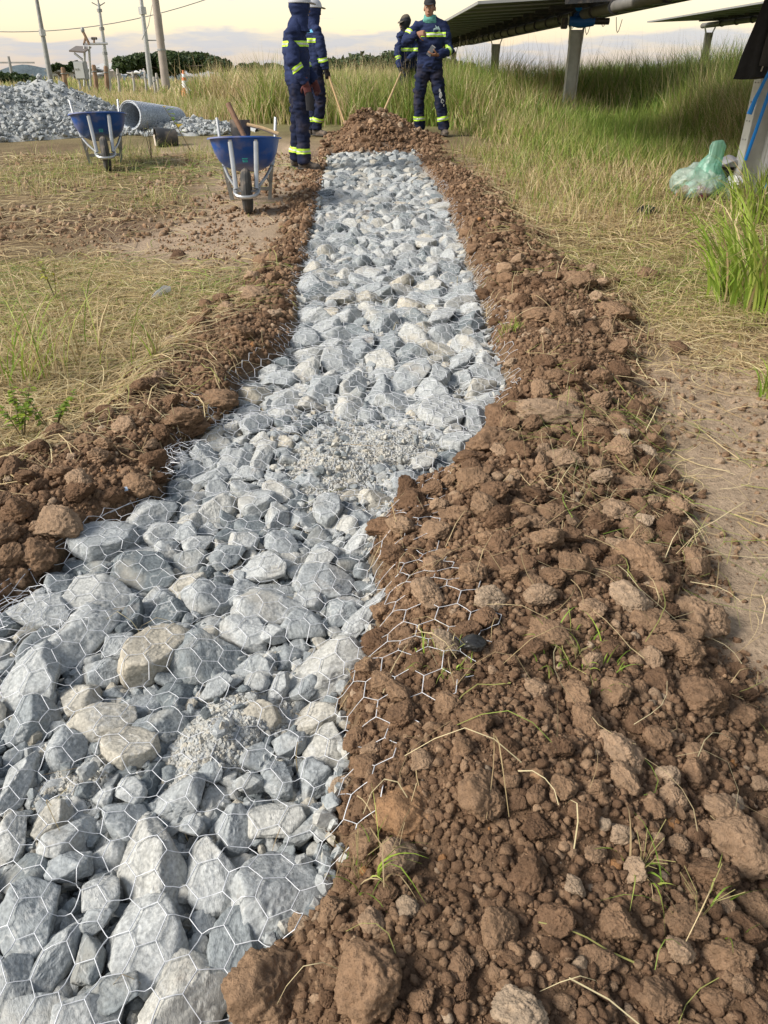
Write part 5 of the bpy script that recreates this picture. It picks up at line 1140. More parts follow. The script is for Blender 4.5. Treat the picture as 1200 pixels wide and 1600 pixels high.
def motorbike():
    y = 78; c = Vector(at(214, 131, y)); c.z = float(base_z(y)) + .25; root = thing('motorbike', 'white and black motorbike parked on the far track left of the concrete pole', 'motorbike', c)
    for dx in (-.6, .6):
        w = MB(); w.loft([(dx + .27 * math.cos(t), 0, .32 + .27 * math.sin(t)) for t in np.linspace(0, 6.283, 25)], [.05] * 25, 8, cap=False); wh = w.build('wheel', M['rubber'], root, smooth=True)
        MB().loft([(dx, -.04, .32), (dx, .04, .32)], [.2, .2], 12).build('rim', M['greysteel'], wh)
    MB().loft([(-.75, 0, .75), (-.3, 0, .72), (.1, 0, .8), (.45, 0, .72)], [(.06, .09), (.10, .12), (.14, .15), (.08, .1)], 10).build('body', M['white'], root, smooth=True)
    MB().loft([(-.75, 0, .86), (-.1, 0, .84)], [(.05, .12), (.06, .13)], 10).build('seat', M['black'], root, smooth=True)
    MB().box((.05, 0, .45), (.45, .25, .35)).build('engine', M['darkmetal'], root, bevel=.04); MB().tube([(.6, 0, .32), (.42, 0, .95)], .035, 6).build('fork', M['steel'], root)
    MB().tube([(.42, -.35, 1.02), (.42, 0, .97), (.42, .35, 1.02)], .018, 6).build('handlebar', M['darkmetal'], root); MB().ball((.52, 0, .88), .11, sub=1).build('headlight', M['white'], root, smooth=True)
motorbike()
def cone():
    b = Vector(at(290, 143, 24)); b.z = gz1(b.x, b.y) + .12; root = thing('traffic_cone', 'orange and white traffic cone standing in the grass left of the slab', 'traffic cone', b)
    k = .62 / .7
    MB().box((0, 0, .02), (.34, .34, .04)).build('base', M['orange'], root, bevel=.01)
    for (z0, z1, r0, r1, mt) in [(.04, .30, .13, .095, 'orange'), (.30, .47, .0955, .068, 'white'), (.47, .55, .068, .055, 'orange'), (.55, .63, .0555, .042, 'white'), (.63, .72, .042, .03, 'orange')]:
        MB().loft([(0, 0, z0), (0, 0, z1)], [r0, r1], 16).build('cone_band', M[mt], root, smooth=True)
cone()
def slabs():
    for i, (u, v, w, d, rz, tx, y, lab) in enumerate([(320, 146, .95, .5, 15, 22, 22.5, 'tilted pale concrete slab lying in the grass right of the cone'), (352, 149, 1.6, .35, 3, 0, 21.5, 'flat grey concrete beam on supports behind the wheelbarrow handle'), (378, 164, .9, .35, -4, 0, 19, 'low grey concrete kerb piece half hidden in dry grass')]):
        c = Vector(at(u, v, y)); r = thing('concrete_slab', lab, 'concrete slab', (c.x, y, gz1(c.x, y)), 'old concrete pieces')
        hgt = max(c.z - gz1(c.x, y), .06)
        MB().box((0, 0, hgt), (w, d, .10), Matrix.Rotation(R(rz), 3, 'Z') @ Matrix.Rotation(R(tx), 3, 'X')).build('slab', mat('pale_concrete%d' % i, (.55, .52, .47) if i == 0 else (.36, .35, .30), .9, noise=(9, .3), bump=(25, .5, .02)), r, bevel=.015)
        for s in (-1, 1): MB().box((s * w * .32, 0, hgt / 2 - .02), (.12, .16, hgt)).build('support', M['concrete'], r, bevel=.01)
slabs()

# ------------------------------------------------------------------ hills and trees
def hill(name, u0, u1, vt, y, seed):
    a, b = at(u0, vt, y), at(u1, vt, y); n = 60; V, F = [], []
    for j in range(3):
        for i in range(n):
            f_ = i / (n - 1); x = a[0] + (b[0] - a[0]) * f_; prof = math.sin(math.pi * f_) ** .7 * (.75 + .35 * float(n2(np.array([f_ * 7.0]), np.array([seed * 1.0]), 1, 3, seed)[0]))
            zb = float(base_z(y)); V.append((x, y + j * (b[0] - a[0]) * .18, (a[2] - zb) * prof * (1 if j == 1 else 0) + zb - 2))
    for j in range(2):
        for i in range(n - 1): F.append((j * n + i, j * n + i + 1, (j + 1) * n + i + 1, (j + 1) * n + i))
    m = MB(); m.add(V, F); o = m.build(name, M['hill'], None, smooth=True, edge=180); o['kind'] = 'structure'; return o
hill('hills', -260, 330, 97, 900, 3); hill('hills', 60, 330, 96, 700, 8)

def leaf_cloud(centres, radii, n, size, seed, cols, squash=(1, 1, .7)):
    """leaf-sized quads scattered through clumps"""
    r_ = np.random.default_rng(seed); C = np.array(centres); Rr = np.array(radii); w = Rr ** 2; k = r_.choice(len(C), n, p=w / w.sum())
    d = r_.normal(size=(n, 3)); d /= np.linalg.norm(d, axis=1)[:, None]; rad = r_.random(n) ** .38
    P = C[k] + d * (Rr[k] * rad)[:, None] * np.array(squash)
    nrm = d * .6 + r_.normal(size=(n, 3)) * .7 + np.array([0, 0, .5]); nrm /= np.linalg.norm(nrm, axis=1)[:, None]
    a = np.cross(nrm, r_.normal(size=(n, 3))); a /= np.linalg.norm(a, axis=1)[:, None]; b = np.cross(nrm, a)
    s = size * r_.uniform(.6, 1.4, n)[:, None]
    V = np.stack([P - a * s, P - b * s * .55 + nrm * s * .1, P + a * s, P + b * s * .55 + nrm * s * .1], 1).reshape(-1, 3)
    F = np.arange(n * 4).reshape(-1, 4); c = np.array(cols); ci = c[r_.integers(len(c), size=n)] * r_.uniform(.75, 1.25, (n, 1))
    return V, F, np.repeat(ci, 4, 0)
GREENS = [(.045, .075, .025), (.06, .095, .03), (.035, .06, .022), (.08, .11, .04)]
def tree(label, u0, u1, vt, vb, y, seed, ncl, nleaf, size, name='tree', umb=True, trunk_h=.5):
    a, b = Vector(at(u0, vb, y)), Vector(at(u1, vb, y)); top = at(u0, vt, y)[2]; w = b.x - a.x; cx = (a.x + b.x) / 2; gzv = float(base_z(y))
    root = thing(name, label, 'tree', (cx, y, gzv), 'trees beyond the site'); H = top - gzv; r_ = np.random.default_rng(seed)
    tr = MB(); th = H * trunk_h; tr.loft([(0, 0, -.3), (.1, 0, th * .5), (0, 0, th)], [H * .06, H * .045, H * .035], 10)
    C, Rr = [], []
    for i in range(ncl):
        f_ = (i + .5) / ncl * 2 - 1 + r_.normal() * .05; yy = r_.normal() * w * .18; e = math.sqrt(max(1 - f_ * f_, 0))
        rr = w * .10 * r_.uniform(.7, 1.3) * (.55 + .5 * e); zz = th + (H - th) * (.30 + .62 * e * r_.uniform(.55, 1)) - rr * .55
        zz = min(zz, H - rr * .68)
        C.append((f_ * w * .46, yy, zz)); Rr.append(rr)
        if i % 2 == 0: tr.loft([(0, 0, th * .8), (f_ * w * .2, yy * .5, th + (zz - th) * .55), (f_ * w * .44, yy, zz)], [H * .028, H * .018, H * .008], 6)
    tr.build('trunk', M['bark'], root, smooth=True)
    V, F, c = leaf_cloud(C, Rr, nleaf, size, seed + 1, GREENS); link('crown', mesh_np('crown', V, F, False, c), M['leaf'], root)
tree('wide flat crowned dark tree behind the concrete pole', 186, 362, 79, 128, 95, 1, 34, 26000, .20)
tree('small dark tree standing left behind the weather station', 78, 112, 98, 122, 80, 2, 12, 6000, .16)
tree('little dark tree right behind the weather station panel', 104, 136, 94, 120, 84, 5, 12, 6000, .16)
tree('broad domed dark green tree between the two pairs of workers', 478, 742, 82, 132, 105, 3, 60, 36000, .26, trunk_h=.25)
tree('dark green tree low behind the left worker at his back', 352, 470, 97, 132, 110, 4, 26, 14000, .24, trunk_h=.25)
tree('pale bush at the left edge behind the gravel heap', -40, 62, 112, 134, 46, 6, 16, 9000, .12, name='bush', trunk_h=.15)

# ------------------------------------------------------------------ grass
def blades(x, y, z, h, w, lean, az, cols, seed, segs=4, kink=None):
    n = len(x); r_ = np.random.default_rng(seed); t = np.linspace(0, 1, segs + 1)[None]
    dirx, diry = np.cos(az)[:, None], np.sin(az)[:, None]
    bend = lean[:, None] * t ** 1.8; hor = h[:, None] * bend; ver = h[:, None] * t * np.sqrt(np.clip(1 - (bend * .75) ** 2, .05, 1))
    if kink is not None: ver = ver * (1 - kink[:, None] * np.clip(t - .6, 0, 1) * 2.0)
    cx = x[:, None] + dirx * hor; cy = y[:, None] + diry * hor; cz = z[:, None] + ver
    tw = r_.uniform(0, 6.28, n)[:, None] + t * .8; ww = w[:, None] * (1 - t ** 2.2 * .95) * .5
    ox, oy = np.cos(tw) * ww, np.sin(tw) * ww
    Lf = np.stack([cx - ox, cy - oy, cz], -1); Rt = np.stack([cx + ox, cy + oy, cz], -1)
    V = np.stack([Lf, Rt], 2).reshape(n, -1, 3); m = V.shape[1]
    F0 = np.array([(2 * i, 2 * i + 1, 2 * i + 3, 2 * i + 2) for i in range(segs)]); F = (F0[None] + (np.arange(n) * m)[:, None, None]).reshape(-1, 4)
    C = cols[:, None, :] * np.ones((1, segs + 1, 1)); C = np.repeat(C, 2, 1).reshape(-1, 3)
    return V.reshape(-1, 3), F, C
GRN = np.array([(.21, .30, .05), (.26, .36, .07), (.14, .225, .045), (.31, .38, .09)]); STRAW = np.array([(.64, .51, .29), (.53, .41, .22), (.70, .60, .36), (.42, .31, .17)]); MIXG = np.array([(.40, .39, .13), (.34, .35, .11)])
def gcols(n, p_green, seed, x=None, y=None):
    r_ = np.random.default_rng(seed); k = r_.random(n) + (0 if x is None else .5 * n2(x, y, .6, 3, seed)); c = np.where((k < p_green)[:, None], GRN[r_.integers(4, size=n)], np.where((k < p_green + .2)[:, None], MIXG[r_.integers(2, size=n)], STRAW[r_.integers(4, size=n)]))
    return c * r_.uniform(.8, 1.2, (n, 1))
def stuff(name, label, cat, parts, mt=None):
    V, F, C, n = [], [], [], 0
    for v, f, c in parts: V.append(v); F.append(f + n); C.append(c); n += len(v)
    o = link(name, mesh_np(name, np.concatenate(V), np.concatenate(F), True, np.concatenate(C)), mt or M['grass']); tag(o, label, cat, None, 'stuff'); return o
edgeR = curve([(700, 212), (745, 222), (800, 240), (850, 262), (930, 285), (1010, 292), (1060, 295), (1130, 310), (1210, 330)])
def area(n, x0, x1, y0, y1, f, seed):
    r_ = np.random.default_rng(seed); x = r_.uniform(x0, x1, n); y = r_.uniform(y0, y1, n); p = f(x, y); k = r_.random(n) < np.clip(p * 1.6, 0, 1); return x[k], y[k], p[k]
def tall_right():
    parts = []
    for (n, x0, x1, y0, y1, wmin, wmax, sd, hs) in [(90000, .9, 9, 7.0, 13.5, .005, .012, 1, 1.0), (44000, 1.0, 15, 13.5, 20, .010, .020, 2, 1.0), (26000, 1.2, 26, 20, 34, .02, .035, 3, 1.0), (9000, 1.5, 45, 34, 60, .03, .06, 4, 1.0)]:
        def f(x, y):
            # boundary in y: grass begins beyond the line y = e(x)
            e = np.interp(x, ex, ey); d = y - e + n2(x, y, 1.2, 2, 5) * .35; s = 4.6 - 2.6 * sstep(3.9, 5.2, x) - 2.8 * sstep(2.4, 1.4, x); return .06 * (d > 0) + .34 * sstep(-.1, 2.2, d) + .6 * sstep(s - .6, s + 1.6, d + n2(x, y, .6, 2, 8) * 1.1)
        x, y, p = area(n, x0, x1, y0, y1, f, sd); r_ = np.random.default_rng(sd + 50); m = len(x)
        clump = n2(x, y, .8, 2, 9); h = (.10 + .92 * p) * r_.uniform(.5, 1.15, m) * (1 + .32 * clump) * hs
        cap_ = (.26 + .30 * sstep(11.5, 15.4, y)) * (1 + .45 * clump) * r_.uniform(.45, 1.35, m); wd = sstep(1.2, 2.2, x) * sstep(5.2, 3.9, x) * sstep(16.6, 15.4, y)
        h = h * (1 - wd) + np.minimum(h, cap_) * wd
        px = np.hypot(x - (PX + .05), y - PY); h = np.where(px < 1.1, h * .45, h)
        parts.append(blades(x, y, gz(x, y, False), h, r_.uniform(wmin, wmax, m), r_.uniform(.1, .75, m), r_.uniform(0, 6.28, m), gcols(m, .70, sd, x, y), sd))
        k = r_.random(m) < .022; xs, ys = x[k], y[k]; ms = len(xs)                  # taller seed stalks
        parts.append(blades(xs, ys, gz(xs, ys, False), np.where((ys < 15.4) & (xs > 1.9) & (xs < 4.3), .5, 1) * (p[k] * .75 + .35) * r_.uniform(1.0, 1.45, ms), np.full(ms, wmin * .55), r_.uniform(.05, .35, ms), r_.uniform(0, 6.28, ms), STRAW[r_.integers(4, size=ms)], sd + 7))
    stuff('tall_grass', 'tall green and straw coloured grass under the solar rows at right', 'grass', parts)
_e = sorted([G(u, v)[:2] for u, v in [(700, 208), (745, 220), (800, 236), (850, 258), (930, 280), (1010, 288), (1060, 290), (1130, 300), (1210, 318)]])
ex = [a for a, b in _e]; ey = [b for a, b in _e]
tall_right()
def field_left():
    parts = []
    for (n, x0, x1, y0, y1, hm, pg, wmin, wmax, sd) in [(30000, -2.6, 1.5, 14.8, 22, .80, .55, .010, .02, 11), (26000, -13, -1.5, 16.5, 28, .34, .28, .012, .022, 12), (16000, -22, -4, 26, 48, .34, .34, .03, .05, 13), (12000, -6, 2.5, 24, 48, .8, .45, .03, .05, 17), (7000, -45, 2, 48, 85, .45, .4, .06, .1, 14), (7000, -4.5, -1.0, 14.5, 18, .35, .35, .008, .016, 15), (9000, -4.6, -2.0, 18.5, 27, .8, .42, .014, .026, 16)]:
        def f(x, y):
            d = sstep(0, 1.2, y - y0 + n2(x, y, .9, 2, 15)) * (.35 + .65 * (n2(x, y, .45, 3, 19) > -.25)); return np.where((np.hypot(x - MOUND[0], (y - MOUND[1]) * .7) < 1.0) | ((x < -4.2) & (y < 17.5)), 0, d)
        x, y, p = area(n, x0, x1, y0, y1, f, sd); r_ = np.random.default_rng(sd + 50); m = len(x)
        h = hm * (.5 + .5 * p) * r_.uniform(.5, 1.2, m) * (1 + .3 * n2(x, y, .5, 2, 21))
        parts.append(blades(x, y, gz(x, y, False), h, r_.uniform(wmin, wmax, m), r_.uniform(.1, .75, m), r_.uniform(0, 6.28, m), gcols(m, pg, sd, x, y), sd))
        k = r_.random(m) < .03; xs, ys = x[k], y[k]; ms = len(xs)
        parts.append(blades(xs, ys, gz(xs, ys, False), hm * r_.uniform(1.1, 1.7, ms), np.full(ms, wmin * .55), r_.uniform(.05, .4, ms), r_.uniform(0, 6.28, ms), STRAW[r_.integers(4, size=ms)], sd + 7))
    stuff('field_grass', 'wild green and dry grass filling the field behind the workers and wheelbarrows', 'grass', parts)
field_left()
def strip_lie(n, x0, x1, y0, y1, f, L0, L1, w0, w1, seed, pg, lift=.012):
    """dry stems lying on the ground: gently curved ribbons"""
    x, y, p = area(n, x0, x1, y0, y1, f, seed); r_ = np.random.default_rng(seed + 3); m = len(x); segs = 4
    az = r_.uniform(0, 6.28, m); Ln = r_.uniform(L0, L1, m); cv = r_.normal(size=m) * 1.1; t = np.linspace(-.5, .5, segs + 1)[None]
    a = az[:, None] + cv[:, None] * t; cx = x[:, None] + np.cumsum(np.cos(a), 1) * (Ln / segs)[:, None]; cy = y[:, None] + np.cumsum(np.sin(a), 1) * (Ln / segs)[:, None]
    cz = gz(cx, cy, False) + .006 + r_.random(m)[:, None] * lift + np.abs(np.sin((t + .5) * math.pi)) * (r_.random(m) ** 3 * lift * 3)[:, None]
    wv = r_.uniform(w0, w1, m)[:, None] * .5 * (1 - .4 * (t + .5)); ox, oy = -np.sin(a) * wv, np.cos(a) * wv; oz = r_.uniform(-1, 1, m)[:, None] * wv * .6
    V = np.stack([np.stack([cx - ox, cy - oy, cz - oz], -1), np.stack([cx + ox, cy + oy, cz + oz], -1)], 2).reshape(m, -1, 3); k = V.shape[1]
    F0 = np.array([(2 * i, 2 * i + 1, 2 * i + 3, 2 * i + 2) for i in range(segs)]); F = (F0[None] + (np.arange(m) * k)[:, None, None]).reshape(-1, 4)
    c = gcols(m, pg, seed, x, y); return V.reshape(-1, 3), F, np.repeat(c, k, 0)
def litter():
    def blob(x, y, l): return np.clip(sum(a * np.exp(-(((x - G(u, v)[0]) / sx) ** 2 + ((y - G(u, v)[1]) / sy) ** 2)) for u, v, sx, sy, a in l), 0, 1)
    soil = lambda x, y: 1 - np.clip(masks(x, y)[0] * 1 + (masks(x, y)[1] + masks(x, y)[2]) * 1.0, 0, 1)
    fl = lambda x, y: soil(x, y) * (1 - .85 * pathf(x, y)) * (.05 + blob(x, y, [(60, 560, .8, .8, 1), (200, 520, .6, .6, .9), (60, 680, .5, .35, 1), (150, 620, .5, .4, 1), (20, 450, .7, .7, .8), (120, 330, 1.0, .8, .14), (200, 270, 1.5, 1.5, .22), (300, 480, .4, .5, .35)]))
    fr = lambda x, y: soil(x, y) * (1 - .8 * pathf(x, y)) * (.06 + blob(x, y, [(1000, 400, .9, .9, 1), (1120, 480, .6, .5, 1), (900, 320, .8, 1.2, .9), (1100, 380, .9, .8, 1), (1140, 560, .4, .4, .5), (1150, 800, .3, .4, .12), (780, 260, .5, 1.4, .6)]))
    parts = [strip_lie(40000, -3.2, -.5, 1.9, 5.2, fl, .08, .34, .002, .005, 31, .03), strip_lie(34000, -6, -.6, 5, 11, fl, .12, .42, .004, .008, 32, .04),
             strip_lie(34000, .7, 4, 1.4, 5.5, fr, .08, .32, .002, .005, 33, .06), strip_lie(30000, .8, 6, 5.5, 11.5, fr, .12, .4, .004, .008, 34, .08)]
    stuff('dry_grass_litter', 'flattened dry straw coloured grass stems strewn over the ground on both sides', 'dry grass', parts)
    # loose straws on the soil and stones
    fs = lambda x, y: np.where(masks(x, y)[2] > .3, 1.0, .12)
    parts = [strip_lie(420, -.9, 1.2, .45, 2.4, fs, .05, .22, .0010, .0022, 41, .16, .03), strip_lie(300, .5, 1.3, 1.4, 2.6, fs, .08, .28, .0013, .0026, 42, .16, .03), strip_lie(500, -1, 2, 2.4, 6, fs, .08, .3, .002, .005, 43, .1, .03)]
    stuff('loose_straw', 'scattered single straws lying on the brown soil and stones', 'straw', parts)
    # short upright tufts on the left and along the right edge
    def f1(x, y): return soil(x, y) * blob(x, y, [(60, 560, .7, .6, .8), (30, 470, .6, .5, .8), (130, 600, .4, .4, .6), (90, 300, .45, .4, .9), (210, 318, .45, .35, .9), (170, 325, .3, .3, .8), (230, 245, 1.2, 1.0, .7), (20, 660, .3, .3, .8), (270, 470, .3, .3, .5), (60, 275, .8, .6, .6), (330, 235, .8, 1.0, .5)]) * (n2(x, y, 2.5, 2, 61) > -.1)
    x, y, p = area(26000, -6, -.5, 1.9, 11.5, f1, 51); r_ = np.random.default_rng(5); m = len(x); s = np.clip(y / 5, .45, 1.3)
    pp = [blades(x, y, gz(x, y, False), r_.uniform(.03, .14, m) * s * (1 + 1.2 * (r_.random(m) < .06)), r_.uniform(.0022, .005, m) * s, r_.uniform(.3, 1.0, m), r_.uniform(0, 6.28, m), gcols(m, .34, 53, x, y), 55)]
    def f2(x, y): return soil(x, y) * blob(x, y, [(960, 330, .9, .9, .7), (880, 300, .5, 1.0, .9), (820, 262, .4, 1.2, .9), (1080, 430, .5, .5, .5), (1130, 500, .35, .3, .6), (760, 235, .4, 1.0, .8), (1020, 300, .9, .8, 1)])
    x, y, p = area(16000, .8, 4.5, 2.3, 11.5, f2, 52); m = len(x); s = np.clip(y / 5, .45, 1.6)
    pp.append(blades(x, y, gz(x, y, False), r_.uniform(.05, .2, m) * s, r_.uniform(.0022, .005, m) * s, r_.uniform(.3, 1.0, m), r_.uniform(0, 6.28, m), gcols(m, .3, 57, x, y), 58))
    stuff('short_grass', 'short green and yellow grass growing in patches beside the dug soil', 'grass', pp)
litter()
GCLUMP = np.array([(.30, .42, .06), (.36, .48, .08), (.22, .34, .05), (.42, .48, .12)])
def clump(name, label, u, v, n, h0, h1, w0, w1, spread, pg, seed, lean=(.3, 1.0), group='separate grass tufts', azr=None, base=.06):
    g = ray_ground(u, v); r_ = np.random.default_rng(seed); root = thing(name, label, 'grass tuft', g, group)
    rr = np.sqrt(r_.random(n)) * spread; a = r_.uniform(0, 6.28, n); x, y = rr * np.cos(a), rr * np.sin(a); az = a + r_.normal(size=n) * .7 if azr is None else r_.uniform(*azr, n)
    V, F, C = blades(x, y, np.zeros(n) + gz(x + g.x, y + g.y, False) - g.z, r_.uniform(h0, h1, n), r_.uniform(w0, w1, n), r_.uniform(*lean, n), az, np.where((r_.random(n) < pg)[:, None], GCLUMP[r_.integers(4, size=n)], STRAW[r_.integers(4, size=n)]) * r_.uniform(.75, 1.15, (n, 1)), seed, 6, r_.random(n) ** 3)
    k = r_.random(n) < .7
    link('blades', mesh_np('blades', V, F, True, C), M['grass'], root)
    m = MB()
    for i in range(7):
        a = r_.uniform(0, 6.28); L_ = h1 * r_.uniform(.5, .9); m.tube([(0, 0, 0), (math.cos(a) * L_ * .15, math.sin(a) * L_ * .15, L_ * .55), (math.cos(a) * L_ * .45, math.sin(a) * L_ * .45, L_ * .85)], w0 * .22, 4)
    m.build('stalks', mat('grass_stalk', (.30, .27, .11), .7), root, smooth=True)
clump('grass_clump', 'big bright green long bladed grass clump at the right edge', 1225, 470, 520, .25, .75, .008, .018, .42, .86, 71, (.35, 1.05))
clump('grass_clump', 'green long bladed grass in front of the nearest post base', 1195, 345, 260, .25, .65, .008, .016, .30, .8, 72, (.3, .95))
clump('grass_clump', 'small green grass blades poking in at the right edge below the big clump', 1215, 620, 60, .08, .22, .005, .009, .08, .8, 73)
clump('grass_clump', 'yellowing long grass tuft at the left edge above the leafy weed', 8, 590, 120, .15, .45, .004, .008, .22, .55, 74, (.4, 1.1))
clump('grass_clump', 'tall bent yellow grass stems in the dry grass at left', 130, 570, 40, .35, .62, .004, .007, .25, .35, 75, (.5, 1.15))
clump('grass_clump', 'small green shoot tuft on the soil above the long brown rock', 795, 520, 40, .03, .09, .003, .005, .05, .9, 76)
clump('grass_clump', 'sparse green blades beside the square clod at lower right', 1000, 1365, 8, .04, .11, .0022, .0042, .03, .8, 77, (.8, 1.3))
clump('grass_clump', 'tiny green sprigs under the loose wire in the soil', 690, 1030, 30, .02, .06, .0025, .004, .06, .95, 78)
clump('grass_clump', 'little green sprigs between the light clods at right', 900, 1030, 36, .02, .07, .0025, .004, .09, .95, 79)
clump('grass_clump', 'upright green grass blade tuft on the left soil edge', 245, 560, 10, .12, .3, .004, .009, .03, .7, 80, (.2, .6))
clump('grass_clump', 'green blades among stones and straw near the bottom middle', 560, 1375, 22, .04, .12, .002, .004, .05, .7, 81, (.6, 1.2))
clump('grass_clump', 'thin bright shoot on the soil at lower right corner', 1090, 1440, 8, .04, .11, .0022, .004, .06, .6, 82, (.7, 1.2))
def weeds():
    def weed(label, u, v, h, nst, nl, size, cols, seed, lean=.3, group='leafy weeds'):
        g = ray_ground(u, v); r_ = np.random.default_rng(seed); root = thing('leafy_weed', label, 'plant', g, group)
        for s in range(nst):
            a = r_.uniform(0, 6.28); L_ = h * r_.uniform(.75, 1.05); tip = Vector((math.cos(a) * lean * L_, math.sin(a) * lean * L_ * .5, L_)); mid_ = tip * .5 + Vector((0, 0, L_ * .08))
            st = MB().loft([(0, 0, 0), mid_, tip], [h * .012, h * .009, h * .004], 6).build('stem', M['stem'], root, smooth=True)
            for k in range(nl):
                f_ = .35 + .65 * (k + .5) / nl; p = (mid_ * (2 * (1 - f_)) + tip * (2 * f_ - 1)) if f_ > .5 else mid_ * (f_ * 2)
                d = Vector((r_.normal(), r_.normal(), r_.uniform(-.1, .6))).normalized(); sd = d.cross(Vector((0, 0, 1))).normalized(); up = sd.cross(d); sz = size * r_.uniform(.6, 1.2)
                prof = [(0, 0), (.3, .30), (.6, .28), (1, 0)]; V = []
                for (t_, w_) in prof:
                    c = p + d * (t_ * sz) - Vector((0, 0, 1)) * (t_ * t_ * sz * .25); V += [c - sd * (w_ * sz) + up * (w_ * sz * .25), c, c + sd * (w_ * sz) + up * (w_ * sz * .25)]
                F = np.array([(3 * i + j, 3 * i + j + 1, 3 * i + j + 4, 3 * i + j + 3) for i in range(3) for j in range(2)]); cc = np.array(cols[r_.integers(len(cols))]) * r_.uniform(.8, 1.2)
                lf = link('leaf', mesh_np('leaf', np.array([tuple(q) for q in V]), F, True, np.tile(cc, (len(V), 1))), M['leaf'], root)
    BR = [(.20, .28, .03), (.26, .33, .04), (.15, .24, .03)]
    weed('bright green bushy weed at the left edge in front of the soil bank', 38, 690, .19, 6, 20, .026, BR, 91, .6)
    weed('second bright green weed just right of the bushy one at left', 85, 682, .16, 5, 20, .024, BR, 92, .65)
    weed('tall sapling with green and yellow leaves in front of the wire roll', 300, 240, .62, 1, 8, .13, [(.16, .26, .03), (.22, .30, .04), (.50, .36, .03)], 93, -.55)
    weed('thin leafless weed with two upright stems left of the sapling', 237, 250, .45, 3, 3, .05, [(.18, .18, .06)], 94, .2)
    weed('small yellow leaved weed at left behind the straw', 88, 470, .24, 3, 8, .04, [(.36, .34, .04), (.28, .3, .05)], 95, .25)
weeds()

# ------------------------------------------------------------------ people
def remesh(mb, name, vox, wr=0.0, seed=0, smooth_it=2):
    me = mb.mesh(name); o = bpy.data.objects.new('tmp', me); COL.objects.link(o)
    md = o.modifiers.new('r', 'REMESH'); md.mode = 'VOXEL'; md.voxel_size = vox
    sm = o.modifiers.new('s', 'SMOOTH'); sm.iterations = smooth_it; sm.factor = .5
    dg = bpy.context.evaluated_depsgraph_get(); dg.update(); ev = bpy.data.meshes.new_from_object(o.evaluated_get(dg)); bpy.data.objects.remove(o); bpy.data.meshes.remove(me)
    ev.name = name
    if wr:
        n = len(ev.vertices); c = np.empty(n * 3, np.float32); ev.vertices.foreach_get('co', c); c = c.reshape(-1, 3); nn = np.empty(n * 3, np.float32); ev.vertices.foreach_get('normal', nn); nn = nn.reshape(-1, 3)
        d = wr * (1.1 * fbm(c * np.array([1, 1, 1.6]), 7, 2, seed) + .8 * (1 - np.abs(fbm(c * np.array([1, 1, 2.2]), 9, 2, seed + 5)) * 2))
        c = c + nn * d[:, None]; ev.vertices.foreach_set('co', c.astype(np.float32).ravel()); ev.update()
    ev.polygons.foreach_set('use_smooth', [True] * len(ev.polygons)); return ev
def band(src, name, p, axis, width, radius, mt, parent, push):
    """strip of tape that follows a garment: slice of its surface between two planes, lifted off it"""
    bm = bmesh.new(); bm.from_mesh(src); p = Vector(p); ax = Vector(axis).normalized()
    bm.verts.ensure_lookup_table(); far = [v for v in bm.verts if (v.co - p).length > radius + width]; bmesh.ops.delete(bm, geom=far, context='VERTS')
    for sgn in (1, -1):
        bmesh.ops.bisect_plane(bm, geom=bm.verts[:] + bm.edges[:] + bm.faces[:], plane_co=p + ax * (sgn * width / 2), plane_no=ax * sgn, clear_outer=True)
    dead = [v for v in bm.verts if ((v.co - p) - ax * (v.co - p).dot(ax)).length > radius]; bmesh.ops.delete(bm, geom=dead, context='VERTS')
    bm.normal_update()
    for v in bm.verts: v.co += v.normal * push
    me = bpy.data.meshes.new(name); bm.to_mesh(me); bm.free()
    if not len(me.polygons): return None
    me.polygons.foreach_set('use_smooth', [True] * len(me.polygons)); return link(name, me, mt, parent)
def tape(src, p, axis, width, radius, root):
    b = band(src, 'reflective_band', p, axis, width, radius, M['lime'], root, .005)
    if b: band(src, 'silver_stripe', p, axis, width * .30, radius, M['silver'], b, .008)
def hand_into(mb, wrist, d, palm_n, curl, size=1.0, thumb=1, spread=.0):
    """palm with four unequal bent fingers and a thumb leaving the side of the palm"""
    w = Vector(wrist); d = Vector(d).normalized(); nrm = Vector(palm_n); nrm = (nrm - d * nrm.dot(d)).normalized(); s = d.cross(nrm) * thumb
    mb.loft([w - d * .02, w + d * .02, w + d * .06 * size, w + d * .095 * size], [(.026, .018), (.034, .019), (.044, .017), (.042, .014)], 12, axis=s)
    for i, (off, L_) in enumerate([(.034, .072), (.0115, .082), (-.0115, .076), (-.034, .058)]):
        p = w + d * .085 * size + s * off; a = 0; pts = [p]; dd = d
        for k in range(3):
            a = curl * (.55 + .45 * k); dd = (d * math.cos(a) + nrm * math.sin(a) + s * off * spread * 6); p = p + dd.normalized() * (L_ * size * (.45, .32, .23)[k]); pts.append(p)
        mb.loft(pts, [.0090, .0088, .0082, .0065], 8)
    p = w + d * .025 * size + s * .030; pts = [p]
    for k, (fs, fd, fn) in enumerate([(.75, .55, .25), (.45, .8, .45), (.15, .9, .5)]):
        p = p + (s * fs + d * fd + nrm * fn * (1 + curl)).normalized() * (.038, .032, .026)[k] * size; pts.append(p)
    mb.loft(pts, [.013, .0115, .010, .0078], 8)
